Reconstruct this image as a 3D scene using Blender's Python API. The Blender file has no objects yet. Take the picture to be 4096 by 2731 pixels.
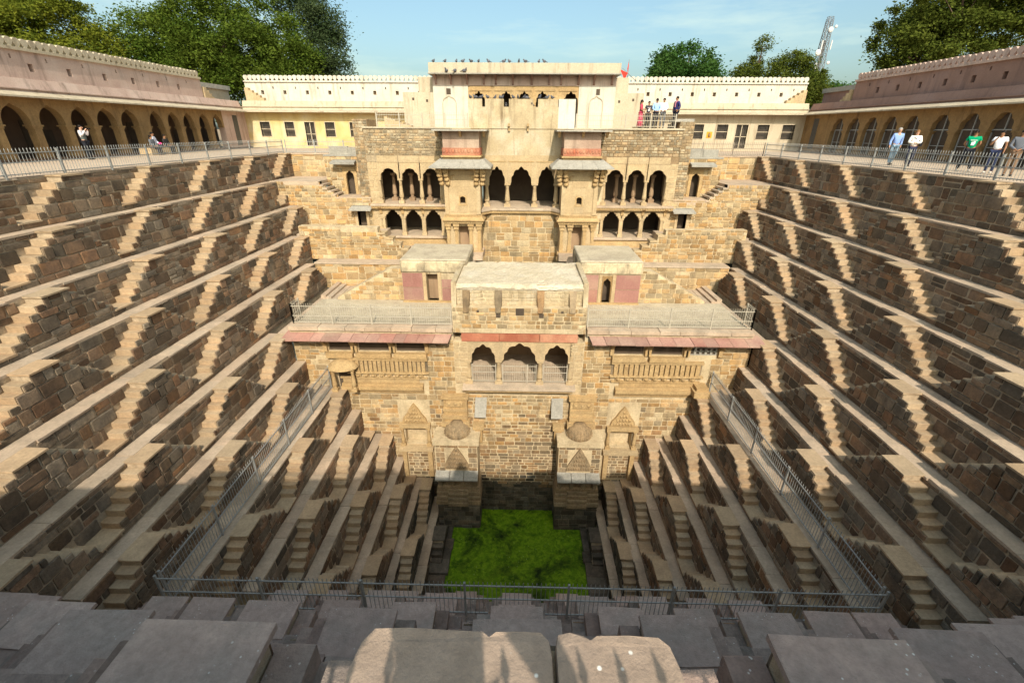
import bpy, math, random
import numpy as np
from mathutils import Matrix, Vector
random.seed(7)
RS = np.random.RandomState(11)
S = bpy.context.scene
COL = S.collection
U = random.uniform

# ------------------------------------------------------------------ camera, sky, sun, exposure
CF, CT, CYAW, CROLL = 1815.08, math.radians(24.879), math.radians(1.037), math.radians(0.356)
_ri = Vector((math.cos(CYAW), math.sin(CYAW), 0)); _fh = Vector((-math.sin(CYAW), math.cos(CYAW), 0)); _zz = Vector((0, 0, 1))
_fw = _fh*math.cos(CT) - _zz*math.sin(CT); _dn = -_zz*math.cos(CT) - _fh*math.sin(CT)
_R = _ri*math.cos(CROLL) - _dn*math.sin(CROLL); _D = _ri*math.sin(CROLL) + _dn*math.cos(CROLL)
cam = bpy.data.objects.new('camera', bpy.data.cameras.new('camera')); COL.objects.link(cam)
cam.matrix_world = Matrix(((_R.x, -_D.x, -_fw.x, 0), (_R.y, -_D.y, -_fw.y, 0), (_R.z, -_D.z, -_fw.z, 0), (0, 0, 0, 1)))
cam.data.lens = 36*CF/4096; cam.data.sensor_width = 36; cam.data.clip_start = 0.02; cam.data.clip_end = 6000
S.camera = cam
S.view_settings.view_transform = 'Standard'; S.view_settings.look = 'None'
S.view_settings.exposure = 0.60; S.view_settings.gamma = 1.0

LDIR = Vector((-0.1212, 0.7955, -0.6571)).normalized()          # the way sunlight travels
sun = bpy.data.objects.new('sun', bpy.data.lights.new('sun', 'SUN')); COL.objects.link(sun)
sun.data.energy = 3.35; sun.data.angle = math.radians(0.55); sun.data.color = (1.0, 0.90, 0.74)
sun.rotation_euler = LDIR.to_track_quat('-Z', 'Y').to_euler(); sun.location = (10, -40, 60)
W = bpy.data.worlds.new('World'); S.world = W; W.use_nodes = True
wn, wl = W.node_tree.nodes, W.node_tree.links
wn.clear()
sky = wn.new('ShaderNodeTexSky'); sky.sky_type = 'NISHITA'; sky.sun_disc = False
sky.sun_elevation = math.radians(39.2); sky.sun_rotation = math.atan2(-LDIR.x, -LDIR.y)
sky.air_density = 1.0; sky.dust_density = 3.9; sky.ozone_density = 2.5
tc = wn.new('ShaderNodeTexCoord'); mp = wn.new('ShaderNodeMapping'); mp.inputs['Rotation'].default_value = (0, 0, 0.5); mp.inputs['Scale'].default_value = (1.2, 3.2, 9.0)
nz = wn.new('ShaderNodeTexNoise'); nz.inputs['Scale'].default_value = 1.6; nz.inputs['Detail'].default_value = 7; nz.inputs['Roughness'].default_value = 0.62
cr = wn.new('ShaderNodeValToRGB'); cr.color_ramp.elements[0].position = 0.46; cr.color_ramp.elements[0].color = (0, 0, 0, 1); cr.color_ramp.elements[1].position = 0.80; cr.color_ramp.elements[1].color = (0.75, 0.75, 0.75, 1)
mxw = wn.new('ShaderNodeMix'); mxw.data_type = 'RGBA'; mxw.inputs[7].default_value = (4.6, 4.9, 4.7, 1)
bg = wn.new('ShaderNodeBackground'); bg.inputs['Strength'].default_value = 0.15; wo = wn.new('ShaderNodeOutputWorld')
wl.new(tc.outputs['Generated'], mp.inputs['Vector']); wl.new(mp.outputs[0], nz.inputs['Vector']); wl.new(nz.outputs[0], cr.inputs[0])
wl.new(cr.outputs[0], mxw.inputs[0]); wl.new(sky.outputs[0], mxw.inputs[6]); tn = wn.new('ShaderNodeMix'); tn.data_type = 'RGBA'; tn.blend_type = 'MULTIPLY'; tn.inputs[0].default_value = 1; tn.inputs[7].default_value = (0.92, 1.0, 0.86, 1); wl.new(mxw.outputs[2], tn.inputs[6]); wl.new(tn.outputs[2], bg.inputs[0]); wl.new(bg.outputs[0], wo.inputs[0])

# ------------------------------------------------------------------ helpers
def px(p):
    """photograph pixel (1024 wide) of a world point, and its depth"""
    v = Vector(p); d = v.dot(_fw)
    if d < 0.05: return None
    return (512 + CF/4*v.dot(_R)/d, 341 + CF/4*v.dot(_D)/d, d)
WL = {}
def thing(name, label, cat, loc=(0, 0, 0), group=None, kind=None):
    o = bpy.data.objects.new(name, None); COL.objects.link(o); o.location = loc; o.empty_display_size = 0.2
    o['label'] = label
    if cat: o['category'] = cat
    if group: o['group'] = group
    if kind: o['kind'] = kind
    WL[o] = Vector(loc); return o
def tag(o, label, cat=None, group=None, kind=None):
    o['label'] = label
    if cat: o['category'] = cat
    if group: o['group'] = group
    if kind: o['kind'] = kind
    return o
def link(name, me, par=None, loc=(0, 0, 0), rot=None, scl=None):
    o = bpy.data.objects.new(name, me); COL.objects.link(o); w = Vector(loc)
    if par is not None: o.parent = par; o.location = w - WL[par]
    else: o.location = w
    if rot is not None: o.rotation_euler = rot
    if scl is not None: o.scale = scl
    WL[o] = w; return o
class MB:
    def __init__(s): s.v = []; s.f = []; s.sm = []
    def add(s, vs, fs, smooth=False):
        b = len(s.v); s.v.extend(vs); s.f.extend([tuple(b+i for i in f) for f in fs]); s.sm.extend([smooth]*len(fs)); return s
    def box(s, x0, x1, y0, y1, z0, z1, j=0.0):
        if x0 > x1: x0, x1 = x1, x0
        if y0 > y1: y0, y1 = y1, y0
        if z0 > z1: z0, z1 = z1, z0
        q = lambda a: a + (U(-j, j) if j else 0)
        vs = [(q(x), q(y), q(z)) for z in (z0, z1) for x, y in ((x0, y0), (x1, y0), (x1, y1), (x0, y1))]
        return s.add(vs, [(3, 2, 1, 0), (4, 5, 6, 7), (0, 1, 5, 4), (1, 2, 6, 5), (2, 3, 7, 6), (3, 0, 4, 7)])
    def hexa(s, b, t):
        return s.add(list(b)+list(t), [(3, 2, 1, 0), (4, 5, 6, 7), (0, 1, 5, 4), (1, 2, 6, 5), (2, 3, 7, 6), (3, 0, 4, 7)])
    def cbox(s, x0, x1, y0, y1, z0, z1, c=0.03):
        """box with chamfered top and vertical edges"""
        def ring(z, k): return [(x0+k, y0, z), (x1-k, y0, z), (x1, y0+k, z), (x1, y1-k, z), (x1-k, y1, z), (x0+k, y1, z), (x0, y1-k, z), (x0, y0+k, z)]
        a = ring(z0, c); b = ring(z1-c, c)
        t = [(min(max(x, x0+c), x1-c), min(max(y, y0+c), y1-c), z1) for x, y, z in b]
        fs = [(i, (i+1) % 8, 8+(i+1) % 8, 8+i) for i in range(8)] + [(8+i, 8+(i+1) % 8, 16+(i+1) % 8, 16+i) for i in range(8)] + [tuple(range(16, 24)), tuple(range(7, -1, -1))]
        return s.add(a+b+t, fs)
    def prism(s, poly, y0, y1, ax='y'):
        """polygon (u,v) extruded: ax y -> (u,*,v); x -> (*,u,v); z -> (u,v,*)"""
        n = len(poly)
        m = {'y': lambda p, d: (p[0], d, p[1]), 'x': lambda p, d: (d, p[0], p[1]), 'z': lambda p, d: (p[0], p[1], d)}[ax]
        vs = [m(p, y0) for p in poly] + [m(p, y1) for p in poly]
        return s.add(vs, [tuple(range(n)), tuple(range(2*n-1, n-1, -1))] + [(i, n+i, n+(i+1) % n, (i+1) % n) for i in range(n)])
    def lathe(s, cx, cy, prof, n=12, smooth=True, a0=0.0, sx=1, sy=1):
        vs = []; 
        for r, z in prof:
            for k in range(n):
                a = a0 + 2*math.pi*k/n; vs.append((cx+sx*r*math.cos(a), cy+sy*r*math.sin(a), z))
        fs = []
        for i in range(len(prof)-1):
            for k in range(n): fs.append((i*n+k, i*n+(k+1) % n, (i+1)*n+(k+1) % n, (i+1)*n+k))
        s.add(vs, fs, smooth); b = len(s.v)-len(vs)
        s.f.append(tuple(b+(len(prof)-1)*n+k for k in range(n))); s.sm.append(False)
        s.f.append(tuple(b+k for k in range(n-1, -1, -1))); s.sm.append(False)
        return s
    def tube(s, p, q, r, n=5, r2=None):
        p, q = Vector(p), Vector(q); d = (q-p)
        if d.length < 1e-6: return s
        d.normalize(); a = d.orthogonal().normalized(); b = d.cross(a); r2 = r if r2 is None else r2
        vs = [tuple(p+(a*math.cos(2*math.pi*k/n)+b*math.sin(2*math.pi*k/n))*r) for k in range(n)] + [tuple(q+(a*math.cos(2*math.pi*k/n)+b*math.sin(2*math.pi*k/n))*r2) for k in range(n)]
        return s.add(vs, [(k, (k+1) % n, n+(k+1) % n, n+k) for k in range(n)] + [tuple(range(n-1, -1, -1)), tuple(range(n, 2*n))], n > 5)
    def ell(s, c, r, nu=8, nv=6, rotz=0.0):
        vs = []; 
        for i in range(1, nv):
            t = math.pi*i/nv
            for k in range(nu):
                a = 2*math.pi*k/nu; x, y, z = r[0]*math.sin(t)*math.cos(a), r[1]*math.sin(t)*math.sin(a), r[2]*math.cos(t)
                vs.append((c[0]+x*math.cos(rotz)-y*math.sin(rotz), c[1]+x*math.sin(rotz)+y*math.cos(rotz), c[2]+z))
        b = len(vs); vs += [(c[0], c[1], c[2]+r[2]), (c[0], c[1], c[2]-r[2])]
        fs = [(i*nu+k, (i+1)*nu+k, (i+1)*nu+(k+1) % nu, i*nu+(k+1) % nu) for i in range(nv-2) for k in range(nu)]
        fs += [(b, k, (k+1) % nu) for k in range(nu)] + [(b+1, (nv-2)*nu+(k+1) % nu, (nv-2)*nu+k) for k in range(nu)]
        return s.add(vs, fs, True)
    def mesh(s, name, mat):
        me = bpy.data.meshes.new(name); me.from_pydata(s.v, [], s.f)
        if any(s.sm): me.polygons.foreach_set('use_smooth', s.sm)
        for m in (mat if isinstance(mat, (list, tuple)) else [mat]): me.materials.append(m)
        return me
    def build(s, name, mat, par=None, kind=None):
        o = link(name, s.mesh(name, mat), par)
        if kind: o['kind'] = kind
        return o
def fast_mesh(name, V, Fq, mat):
    """V (n,3) array, Fq (m,k) array of equal-sized faces"""
    me = bpy.data.meshes.new(name); V = np.asarray(V, np.float32); Fq = np.asarray(Fq, np.int32); k = Fq.shape[1]
    me.vertices.add(len(V)); me.vertices.foreach_set('co', V.ravel())
    me.loops.add(Fq.size); me.loops.foreach_set('vertex_index', Fq.ravel())
    me.polygons.add(len(Fq)); me.polygons.foreach_set('loop_start', np.arange(0, Fq.size, k, dtype=np.int32)); me.polygons.foreach_set('loop_total', np.full(len(Fq), k, np.int32))
    me.update(calc_edges=True); me.materials.append(mat); return me

# ------------------------------------------------------------------ materials
def mat(name, c1, c2, scale=3.0, rough=0.9, bump=0.25, bscale=25.0, island=0.0, streak=0.0, sc=(0.10, 0.08, 0.06), c3=None, patch=0.0, pscale=0.7, stretch=None, spec=0.15, metal=0.0, topdirt=0.0, tc=(0.3, 0.25, 0.2), fine=0.0, specks=0.0):
    m = bpy.data.materials.new(name); m.use_nodes = True; N = m.node_tree.nodes; L = m.node_tree.links; N.clear()
    out = N.new('ShaderNodeOutputMaterial'); bs = N.new('ShaderNodeBsdfPrincipled'); L.new(bs.outputs[0], out.inputs[0])
    bs.inputs['Roughness'].default_value = rough; bs.inputs['Specular IOR Level'].default_value = spec; bs.inputs['Metallic'].default_value = metal
    ge = N.new('ShaderNodeNewGeometry')
    def noise(s, det=4, vec=None, rg=0.55):
        n = N.new('ShaderNodeTexNoise'); n.inputs['Scale'].default_value = s; n.inputs['Detail'].default_value = det; n.inputs['Roughness'].default_value = rg
        L.new(vec or ge.outputs['Position'], n.inputs['Vector']); return n.outputs[0]
    def ramp(x, a, b):
        r = N.new('ShaderNodeMapRange'); L.new(x, r.inputs[0]); r.inputs[1].default_value = a; r.inputs[2].default_value = b; return r.outputs[0]
    def mix(f, a, b, mode='MIX'):
        x = N.new('ShaderNodeMix'); x.data_type = 'RGBA'; x.blend_type = mode
        if isinstance(f, (int, float)): x.inputs[0].default_value = f
        else: L.new(f, x.inputs[0])
        for i, q in ((6, a), (7, b)):
            if isinstance(q, tuple): x.inputs[i].default_value = (q[0], q[1], q[2], 1)
            else: L.new(q, x.inputs[i])
        return x.outputs[2]
    def mul(a, k):
        x = N.new('ShaderNodeMath'); x.operation = 'MULTIPLY'; L.new(a, x.inputs[0])
        if isinstance(k, (int, float)): x.inputs[1].default_value = k
        else: L.new(k, x.inputs[1])
        return x.outputs[0]
    vec = None
    if stretch:
        mp_ = N.new('ShaderNodeMapping'); mp_.inputs['Scale'].default_value = stretch; L.new(ge.outputs['Position'], mp_.inputs[0]); vec = mp_.outputs[0]
    col = mix(ramp(noise(scale, 5, vec), 0.3, 0.7), c1, c2)
    if c3: col = mix(mul(ramp(noise(pscale, 3), 0.48, 0.66), patch or 0.8), col, c3)
    if island:
        oi = N.new('ShaderNodeObjectInfo'); ad = N.new('ShaderNodeMath'); ad.operation = 'ADD'; L.new(oi.outputs['Random'], ad.inputs[0]); L.new(ge.outputs['Random Per Island'], ad.inputs[1])
        fr = N.new('ShaderNodeMath'); fr.operation = 'FRACT'; L.new(ad.outputs[0], fr.inputs[0])
        hs = N.new('ShaderNodeHueSaturation'); L.new(col, hs.inputs['Color'])
        a = N.new('ShaderNodeMapRange'); L.new(fr.outputs[0], a.inputs[0]); a.inputs[3].default_value = 1-island; a.inputs[4].default_value = 1+island; L.new(a.outputs[0], hs.inputs['Value'])
        f7 = N.new('ShaderNodeMath'); f7.operation = 'MULTIPLY'; f7.inputs[1].default_value = 7.13; L.new(fr.outputs[0], f7.inputs[0]); f8 = N.new('ShaderNodeMath'); f8.operation = 'FRACT'; L.new(f7.outputs[0], f8.inputs[0])
        b = N.new('ShaderNodeMapRange'); L.new(f8.outputs[0], b.inputs[0]); b.inputs[3].default_value = 1-.55*island; b.inputs[4].default_value = 1+.55*island; L.new(b.outputs[0], hs.inputs['Saturation'])
        c = N.new('ShaderNodeMapRange'); L.new(f8.outputs[0], c.inputs[0]); c.inputs[3].default_value = 0.5+.03*island; c.inputs[4].default_value = 0.5-.03*island; L.new(c.outputs[0], hs.inputs['Hue'])
        col = hs.outputs[0]
    if streak:
        ms = N.new('ShaderNodeMapping'); ms.inputs['Scale'].default_value = (2.6, 2.6, 0.28); L.new(ge.outputs['Position'], ms.inputs[0])
        col = mix(mul(ramp(noise(1.0, 6, ms.outputs[0], 0.65), 0.52, 0.74), streak), col, sc)
    if topdirt:
        col = mix(mul(ramp(noise(9.0, 5, None, 0.7), 0.55, 0.75), topdirt), col, tc)
    if fine:
        hv = N.new('ShaderNodeHueSaturation'); L.new(col, hv.inputs['Color']); a_ = N.new('ShaderNodeMapRange'); L.new(noise(11.0, 8, None, 0.75), a_.inputs[0]); a_.inputs[1].default_value = 0.3; a_.inputs[2].default_value = 0.7; a_.inputs[3].default_value = 1-fine; a_.inputs[4].default_value = 1+fine; L.new(a_.outputs[0], hv.inputs['Value']); col = hv.outputs[0]
    if specks:
        vo = N.new('ShaderNodeTexVoronoi'); vo.inputs['Scale'].default_value = 16; L.new(ge.outputs['Position'], vo.inputs['Vector'])
        col = mix(mul(mul(ramp(vo.outputs['Distance'], 0.16, 0.10), ramp(noise(2.3, 4), 0.52, 0.6)), specks), col, (0.78, 0.75, 0.70))
    L.new(col, bs.inputs['Base Color'])
    if bump:
        bp = N.new('ShaderNodeBump'); bp.inputs['Strength'].default_value = bump; bp.inputs['Distance'].default_value = 0.05; L.new(noise(bscale, 6, None, 0.65), bp.inputs['Height']); L.new(bp.outputs[0], bs.inputs['Normal'])
    return m
M = {}
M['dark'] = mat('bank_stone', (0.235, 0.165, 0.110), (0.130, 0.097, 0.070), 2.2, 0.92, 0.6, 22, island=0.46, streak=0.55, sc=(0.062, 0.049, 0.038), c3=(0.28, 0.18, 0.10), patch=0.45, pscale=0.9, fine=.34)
M['mortar'] = mat('bank_mortar', (0.48, 0.375, 0.26), (0.34, 0.262, 0.178), 3, 0.95, 0.5, 30, streak=0.4, sc=(0.13, 0.10, 0.075), fine=.25)
M['ledge'] = mat('ledge_stone', (0.49, 0.375, 0.275), (0.385, 0.295, 0.215), 1.6, 0.9, 0.35, 26, island=0.10, c3=(0.30, 0.245, 0.19), patch=0.55, pscale=0.8, topdirt=0.25, fine=0.2)
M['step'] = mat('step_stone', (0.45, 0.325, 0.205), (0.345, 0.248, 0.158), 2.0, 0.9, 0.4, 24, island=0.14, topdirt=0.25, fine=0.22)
M['near'] = mat('near_block_stone', (0.465, 0.345, 0.29), (0.365, 0.27, 0.228), 4.0, 0.92, 0.5, 45, island=0.12, topdirt=0.45, tc=(0.24, 0.20, 0.17), c3=(0.33, 0.275, 0.235), patch=0.5, pscale=1.6, fine=.2, specks=0.9)
M['neard'] = mat('near_tread_stone', (0.315, 0.235, 0.195), (0.215, 0.163, 0.138), 4.0, 0.92, 0.45, 50, island=0.28, topdirt=0.4, tc=(0.16, 0.135, 0.115), c3=(0.22, 0.185, 0.16), patch=0.6, pscale=1.6, fine=.25, specks=0.6)
M['wetshadestep'] = mat('wet_shaded_step_stone', (0.135, 0.105, 0.078), (0.065, 0.055, 0.042), 3.0, 0.7, 0.4, 30, island=0.25, fine=.3)  # darkened both for wet stone and for the shade by the pool
M['faced'] = mat('weathered_facade_stone', (0.30, 0.205, 0.115), (0.195, 0.138, 0.085), 2.4, 0.9, 0.5, 24, island=0.34, streak=0.6, sc=(0.085, 0.065, 0.045), c3=(0.36, 0.255, 0.15), patch=0.4, fine=.3)
M['carvedd'] = mat('weathered_carving', (0.335, 0.24, 0.14), (0.22, 0.16, 0.098), 2.2, 0.9, 0.6, 30, streak=0.7, sc=(0.095, 0.075, 0.05), island=0.12, fine=.35)
M['gloom'] = mat('gallery_inside_shade', (0.150, 0.098, 0.068), (0.105, 0.07, 0.05), 1.5, 0.95, 0.3, 18, streak=0.5, sc=(0.05, 0.036, 0.028))  # inside walls coloured darker to stand for the gallery's shade
M['rubble'] = mat('rubble_stone', (0.365, 0.275, 0.165), (0.245, 0.19, 0.125), 1.8, 0.92, 0.6, 24, island=0.36, streak=0.6, sc=(0.10, 0.08, 0.055), c3=(0.42, 0.335, 0.22), patch=0.4, fine=.32)
M['baypink'] = mat('faded_pink_plaster', (0.40, 0.285, 0.22), (0.33, 0.225, 0.17), 1.2, 0.95, 0.3, 18, streak=0.7, sc=(0.19, 0.13, 0.095), c3=(0.46, 0.36, 0.275), patch=0.7, fine=.18)
M['limetop'] = mat('worn_lime_top', (0.56, 0.48, 0.36), (0.45, 0.375, 0.265), 1.6, 0.95, 0.5, 16, c3=(0.60, 0.54, 0.44), patch=0.6, pscale=0.7, topdirt=0.6, tc=(0.22, 0.18, 0.13), fine=.25)
M['frontslab'] = mat('front_block_stone', (0.365, 0.27, 0.205), (0.30, 0.222, 0.17), 5.0, 0.92, 0.3, 60, island=0.06, topdirt=0.4, tc=(0.20, 0.155, 0.125), c3=(0.28, 0.215, 0.175), patch=0.4, pscale=3.0, fine=.2, specks=0.9)
M['face'] = mat('facade_stone', (0.445, 0.305, 0.155), (0.30, 0.208, 0.112), 1.7, 0.9, 0.5, 24, island=0.34, streak=0.65, sc=(0.155, 0.115, 0.072), c3=(0.47, 0.36, 0.225), patch=0.5, fine=.28)
M['facemortar'] = mat('facade_mortar', (0.60, 0.485, 0.32), (0.42, 0.325, 0.205), 1.4, 0.95, 0.5, 28, streak=0.6, sc=(0.20, 0.15, 0.095), fine=.22)
M['wetmortar'] = mat('wet_mortar', (0.14, 0.11, 0.075), (0.07, 0.06, 0.045), 2.5, 0.8, 0.5, 28, streak=0.5, sc=(0.02, 0.024, 0.015), fine=0.3)
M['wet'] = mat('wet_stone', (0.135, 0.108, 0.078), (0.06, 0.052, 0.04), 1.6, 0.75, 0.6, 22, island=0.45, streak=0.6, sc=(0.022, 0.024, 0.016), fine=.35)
M['carved'] = mat('carved_stone', (0.47, 0.325, 0.165), (0.37, 0.25, 0.125), 2.5, 0.9, 0.5, 30, streak=0.4, sc=(0.27, 0.20, 0.12), island=0.06, fine=0.3)
M['pale'] = mat('pale_stone', (0.485, 0.365, 0.22), (0.385, 0.285, 0.168), 2.0, 0.9, 0.4, 26, streak=0.4, sc=(0.28, 0.21, 0.14), island=0.07, fine=0.24)
M['plaster'] = mat('cream_plaster', (0.47, 0.38, 0.245), (0.385, 0.30, 0.188), 1.2, 0.95, 0.35, 18, streak=0.95, sc=(0.19, 0.135, 0.08), c3=(0.52, 0.45, 0.34), patch=0.7, fine=.2)
M['white'] = mat('white_plaster', (0.57, 0.53, 0.465), (0.51, 0.46, 0.385), 0.8, 0.95, 0.2, 16, streak=0.8, sc=(0.30, 0.235, 0.165), fine=.12)
M['cream'] = mat('cream_wash', (0.50, 0.43, 0.325), (0.43, 0.36, 0.26), 0.7, 0.95, 0.2, 16, streak=0.85, sc=(0.22, 0.165, 0.11), fine=.15)
M['yellow'] = mat('yellow_wash', (0.58, 0.455, 0.215), (0.49, 0.355, 0.145), 0.9, 0.95, 0.2, 16, streak=0.5, sc=(0.30, 0.21, 0.11), c3=(0.60, 0.525, 0.375), patch=0.9, pscale=0.35, fine=.1)
M['pink'] = mat('pink_plaster', (0.55, 0.405, 0.34), (0.47, 0.335, 0.28), 0.9, 0.95, 0.25, 16, streak=0.8, sc=(0.19, 0.135, 0.11), c3=(0.60, 0.475, 0.41), patch=0.8, pscale=0.5, fine=.1)
M['pinkd'] = mat('mauve_plaster', (0.315, 0.195, 0.155), (0.26, 0.158, 0.127), 0.9, 0.95, 0.25, 16, streak=0.55, sc=(0.145, 0.095, 0.085), c3=(0.34, 0.225, 0.195), patch=0.6, pscale=0.4, fine=.1)
M['ochre'] = mat('ochre_plaster', (0.31, 0.20, 0.092), (0.235, 0.148, 0.07), 1.1, 0.95, 0.3, 18, streak=0.75, sc=(0.095, 0.062, 0.038), fine=.22)
M['red'] = mat('red_sandstone', (0.40, 0.15, 0.092), (0.32, 0.118, 0.075), 2.2, 0.9, 0.3, 26, island=0.12, c3=(0.55, 0.33, 0.20), patch=0.5, fine=0.2)
M['eave'] = mat('pink_sandstone', (0.36, 0.205, 0.165), (0.29, 0.16, 0.128), 1.6, 0.9, 0.3, 24, island=0.18, c3=(0.40, 0.275, 0.205), patch=0.6, fine=.2)
M['redwall'] = mat('rose_plaster', (0.315, 0.165, 0.14), (0.26, 0.13, 0.11), 1.4, 0.92, 0.3, 20, island=0.12, streak=0.4, sc=(0.42, 0.29, 0.22), c3=(0.42, 0.28, 0.20), patch=0.5, fine=.15)
M['stain'] = mat('stained_plaster', (0.66, 0.55, 0.36), (0.42, 0.34, 0.23), 1.6, 0.95, 0.5, 20, streak=0.95, sc=(0.085, 0.07, 0.05), c3=(0.14, 0.115, 0.085), patch=0.75, pscale=1.1, fine=0.25)
M['roof'] = mat('lime_roof', (0.50, 0.43, 0.32), (0.41, 0.345, 0.25), 1.3, 0.95, 0.4, 20, c3=(0.32, 0.265, 0.20), patch=0.6, pscale=0.9, topdirt=0.5, tc=(0.24, 0.20, 0.15), fine=.25)
M['grey'] = mat('grey_slab', (0.37, 0.345, 0.30), (0.29, 0.27, 0.235), 2.2, 0.9, 0.4, 24, island=0.08, streak=0.35, sc=(0.15, 0.135, 0.11), fine=.25)
M['pave'] = mat('terrace_paving', (0.50, 0.395, 0.30), (0.44, 0.34, 0.255), 0.8, 0.95, 0.2, 14, c3=(0.40, 0.31, 0.235), patch=0.5, pscale=0.5)
M['dirt'] = mat('dry_ground', (0.33, 0.25, 0.17), (0.27, 0.20, 0.13), 0.2, 0.95, 0.2, 4)
M['void'] = mat('interior_shade', (0.10, 0.075, 0.055), (0.07, 0.052, 0.04), 1.5, 0.95, 0.3, 14)  # near-black colour stands for the shade inside rooms and openings
M['inner'] = mat('inner_wall', (0.34, 0.235, 0.15), (0.27, 0.18, 0.115), 1.5, 0.95, 0.3, 18, streak=0.5, sc=(0.13, 0.09, 0.06))
M['iron'] = mat('galvanised_iron', (0.36, 0.36, 0.345), (0.28, 0.28, 0.27), 8, 0.55, 0, metal=0.1, spec=0.35)
M['ironw'] = mat('pale_painted_iron', (0.46, 0.415, 0.335), (0.38, 0.335, 0.265), 8, 0.6, 0, spec=0.2)
M['ironr'] = mat('rusty_iron', (0.24, 0.20, 0.16), (0.17, 0.14, 0.115), 8, 0.6, 0, spec=0.3)
M['slat'] = mat('window_bars', (0.10, 0.095, 0.085), (0.07, 0.065, 0.06), 6, 0.5, 0, spec=0.3)
M['trunk'] = mat('bark', (0.12, 0.085, 0.06), (0.07, 0.05, 0.038), 4, 0.95, 0.6, 12, stretch=(1, 1, 0.3))
M['steel'] = mat('tower_steel', (0.20, 0.21, 0.225), (0.16, 0.165, 0.18), 3, 0.6, 0, spec=0.2)
M['dish'] = mat('dish_white', (0.55, 0.55, 0.55), (0.48, 0.48, 0.48), 3, 0.5, 0)
M['flag'] = mat('flag_red', (0.62, 0.05, 0.035), (0.52, 0.04, 0.03), 6, 0.9, 0)
M['orange'] = mat('orange_paint', (0.72, 0.34, 0.04), (0.6, 0.26, 0.03), 6, 0.9, 0)
M['bird'] = mat('pigeon_grey', (0.14, 0.14, 0.16), (0.07, 0.07, 0.085), 14, 0.8, 0, island=0.35)
M['drop'] = mat('white_droppings', (0.75, 0.72, 0.66), (0.62, 0.58, 0.52), 20, 0.9, 0)
def leafmat(name, c1, c2, tr):
    m = bpy.data.materials.new(name); m.use_nodes = True; N = m.node_tree.nodes; L = m.node_tree.links; N.clear()
    out = N.new('ShaderNodeOutputMaterial'); d = N.new('ShaderNodeBsdfDiffuse'); t = N.new('ShaderNodeBsdfTranslucent'); mx = N.new('ShaderNodeMixShader'); mx.inputs[0].default_value = 0.28
    g = N.new('ShaderNodeNewGeometry'); n = N.new('ShaderNodeTexNoise'); n.inputs['Scale'].default_value = 0.35; n.inputs['Detail'].default_value = 3; L.new(g.outputs['Position'], n.inputs['Vector'])
    a = N.new('ShaderNodeMath'); a.operation = 'MULTIPLY_ADD'; a.inputs[1].default_value = 0.5; L.new(g.outputs['Random Per Island'], a.inputs[0]); L.new(n.outputs[0], a.inputs[2])
    r = N.new('ShaderNodeMapRange'); L.new(a.outputs[0], r.inputs[0]); r.inputs[1].default_value = 0.4; r.inputs[2].default_value = 1.1
    x = N.new('ShaderNodeMix'); x.data_type = 'RGBA'; x.inputs[6].default_value = (*c1, 1); x.inputs[7].default_value = (*c2, 1); L.new(r.outputs[0], x.inputs[0])
    L.new(x.outputs[2], d.inputs[0]); t.inputs[0].default_value = (*tr, 1); L.new(d.outputs[0], mx.inputs[1]); L.new(t.outputs[0], mx.inputs[2]); L.new(mx.outputs[0], out.inputs[0]); return m
M['leafA'] = leafmat('leaves_yellow_green', (0.055, 0.085, 0.014), (0.20, 0.21, 0.025), (0.16, 0.19, 0.02))
M['leafB'] = leafmat('leaves_mid_green', (0.040, 0.075, 0.011), (0.125, 0.165, 0.026), (0.10, 0.15, 0.018))
M['leafC'] = leafmat('leaves_grey_green', (0.035, 0.06, 0.025), (0.085, 0.11, 0.05), (0.06, 0.09, 0.03))
M['leafD'] = leafmat('leaves_deep_green', (0.028, 0.075, 0.018), (0.075, 0.14, 0.035), (0.06, 0.13, 0.02))
M['leafE'] = leafmat('leaves_olive', (0.05, 0.075, 0.014), (0.13, 0.15, 0.028), (0.10, 0.13, 0.02))
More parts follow.
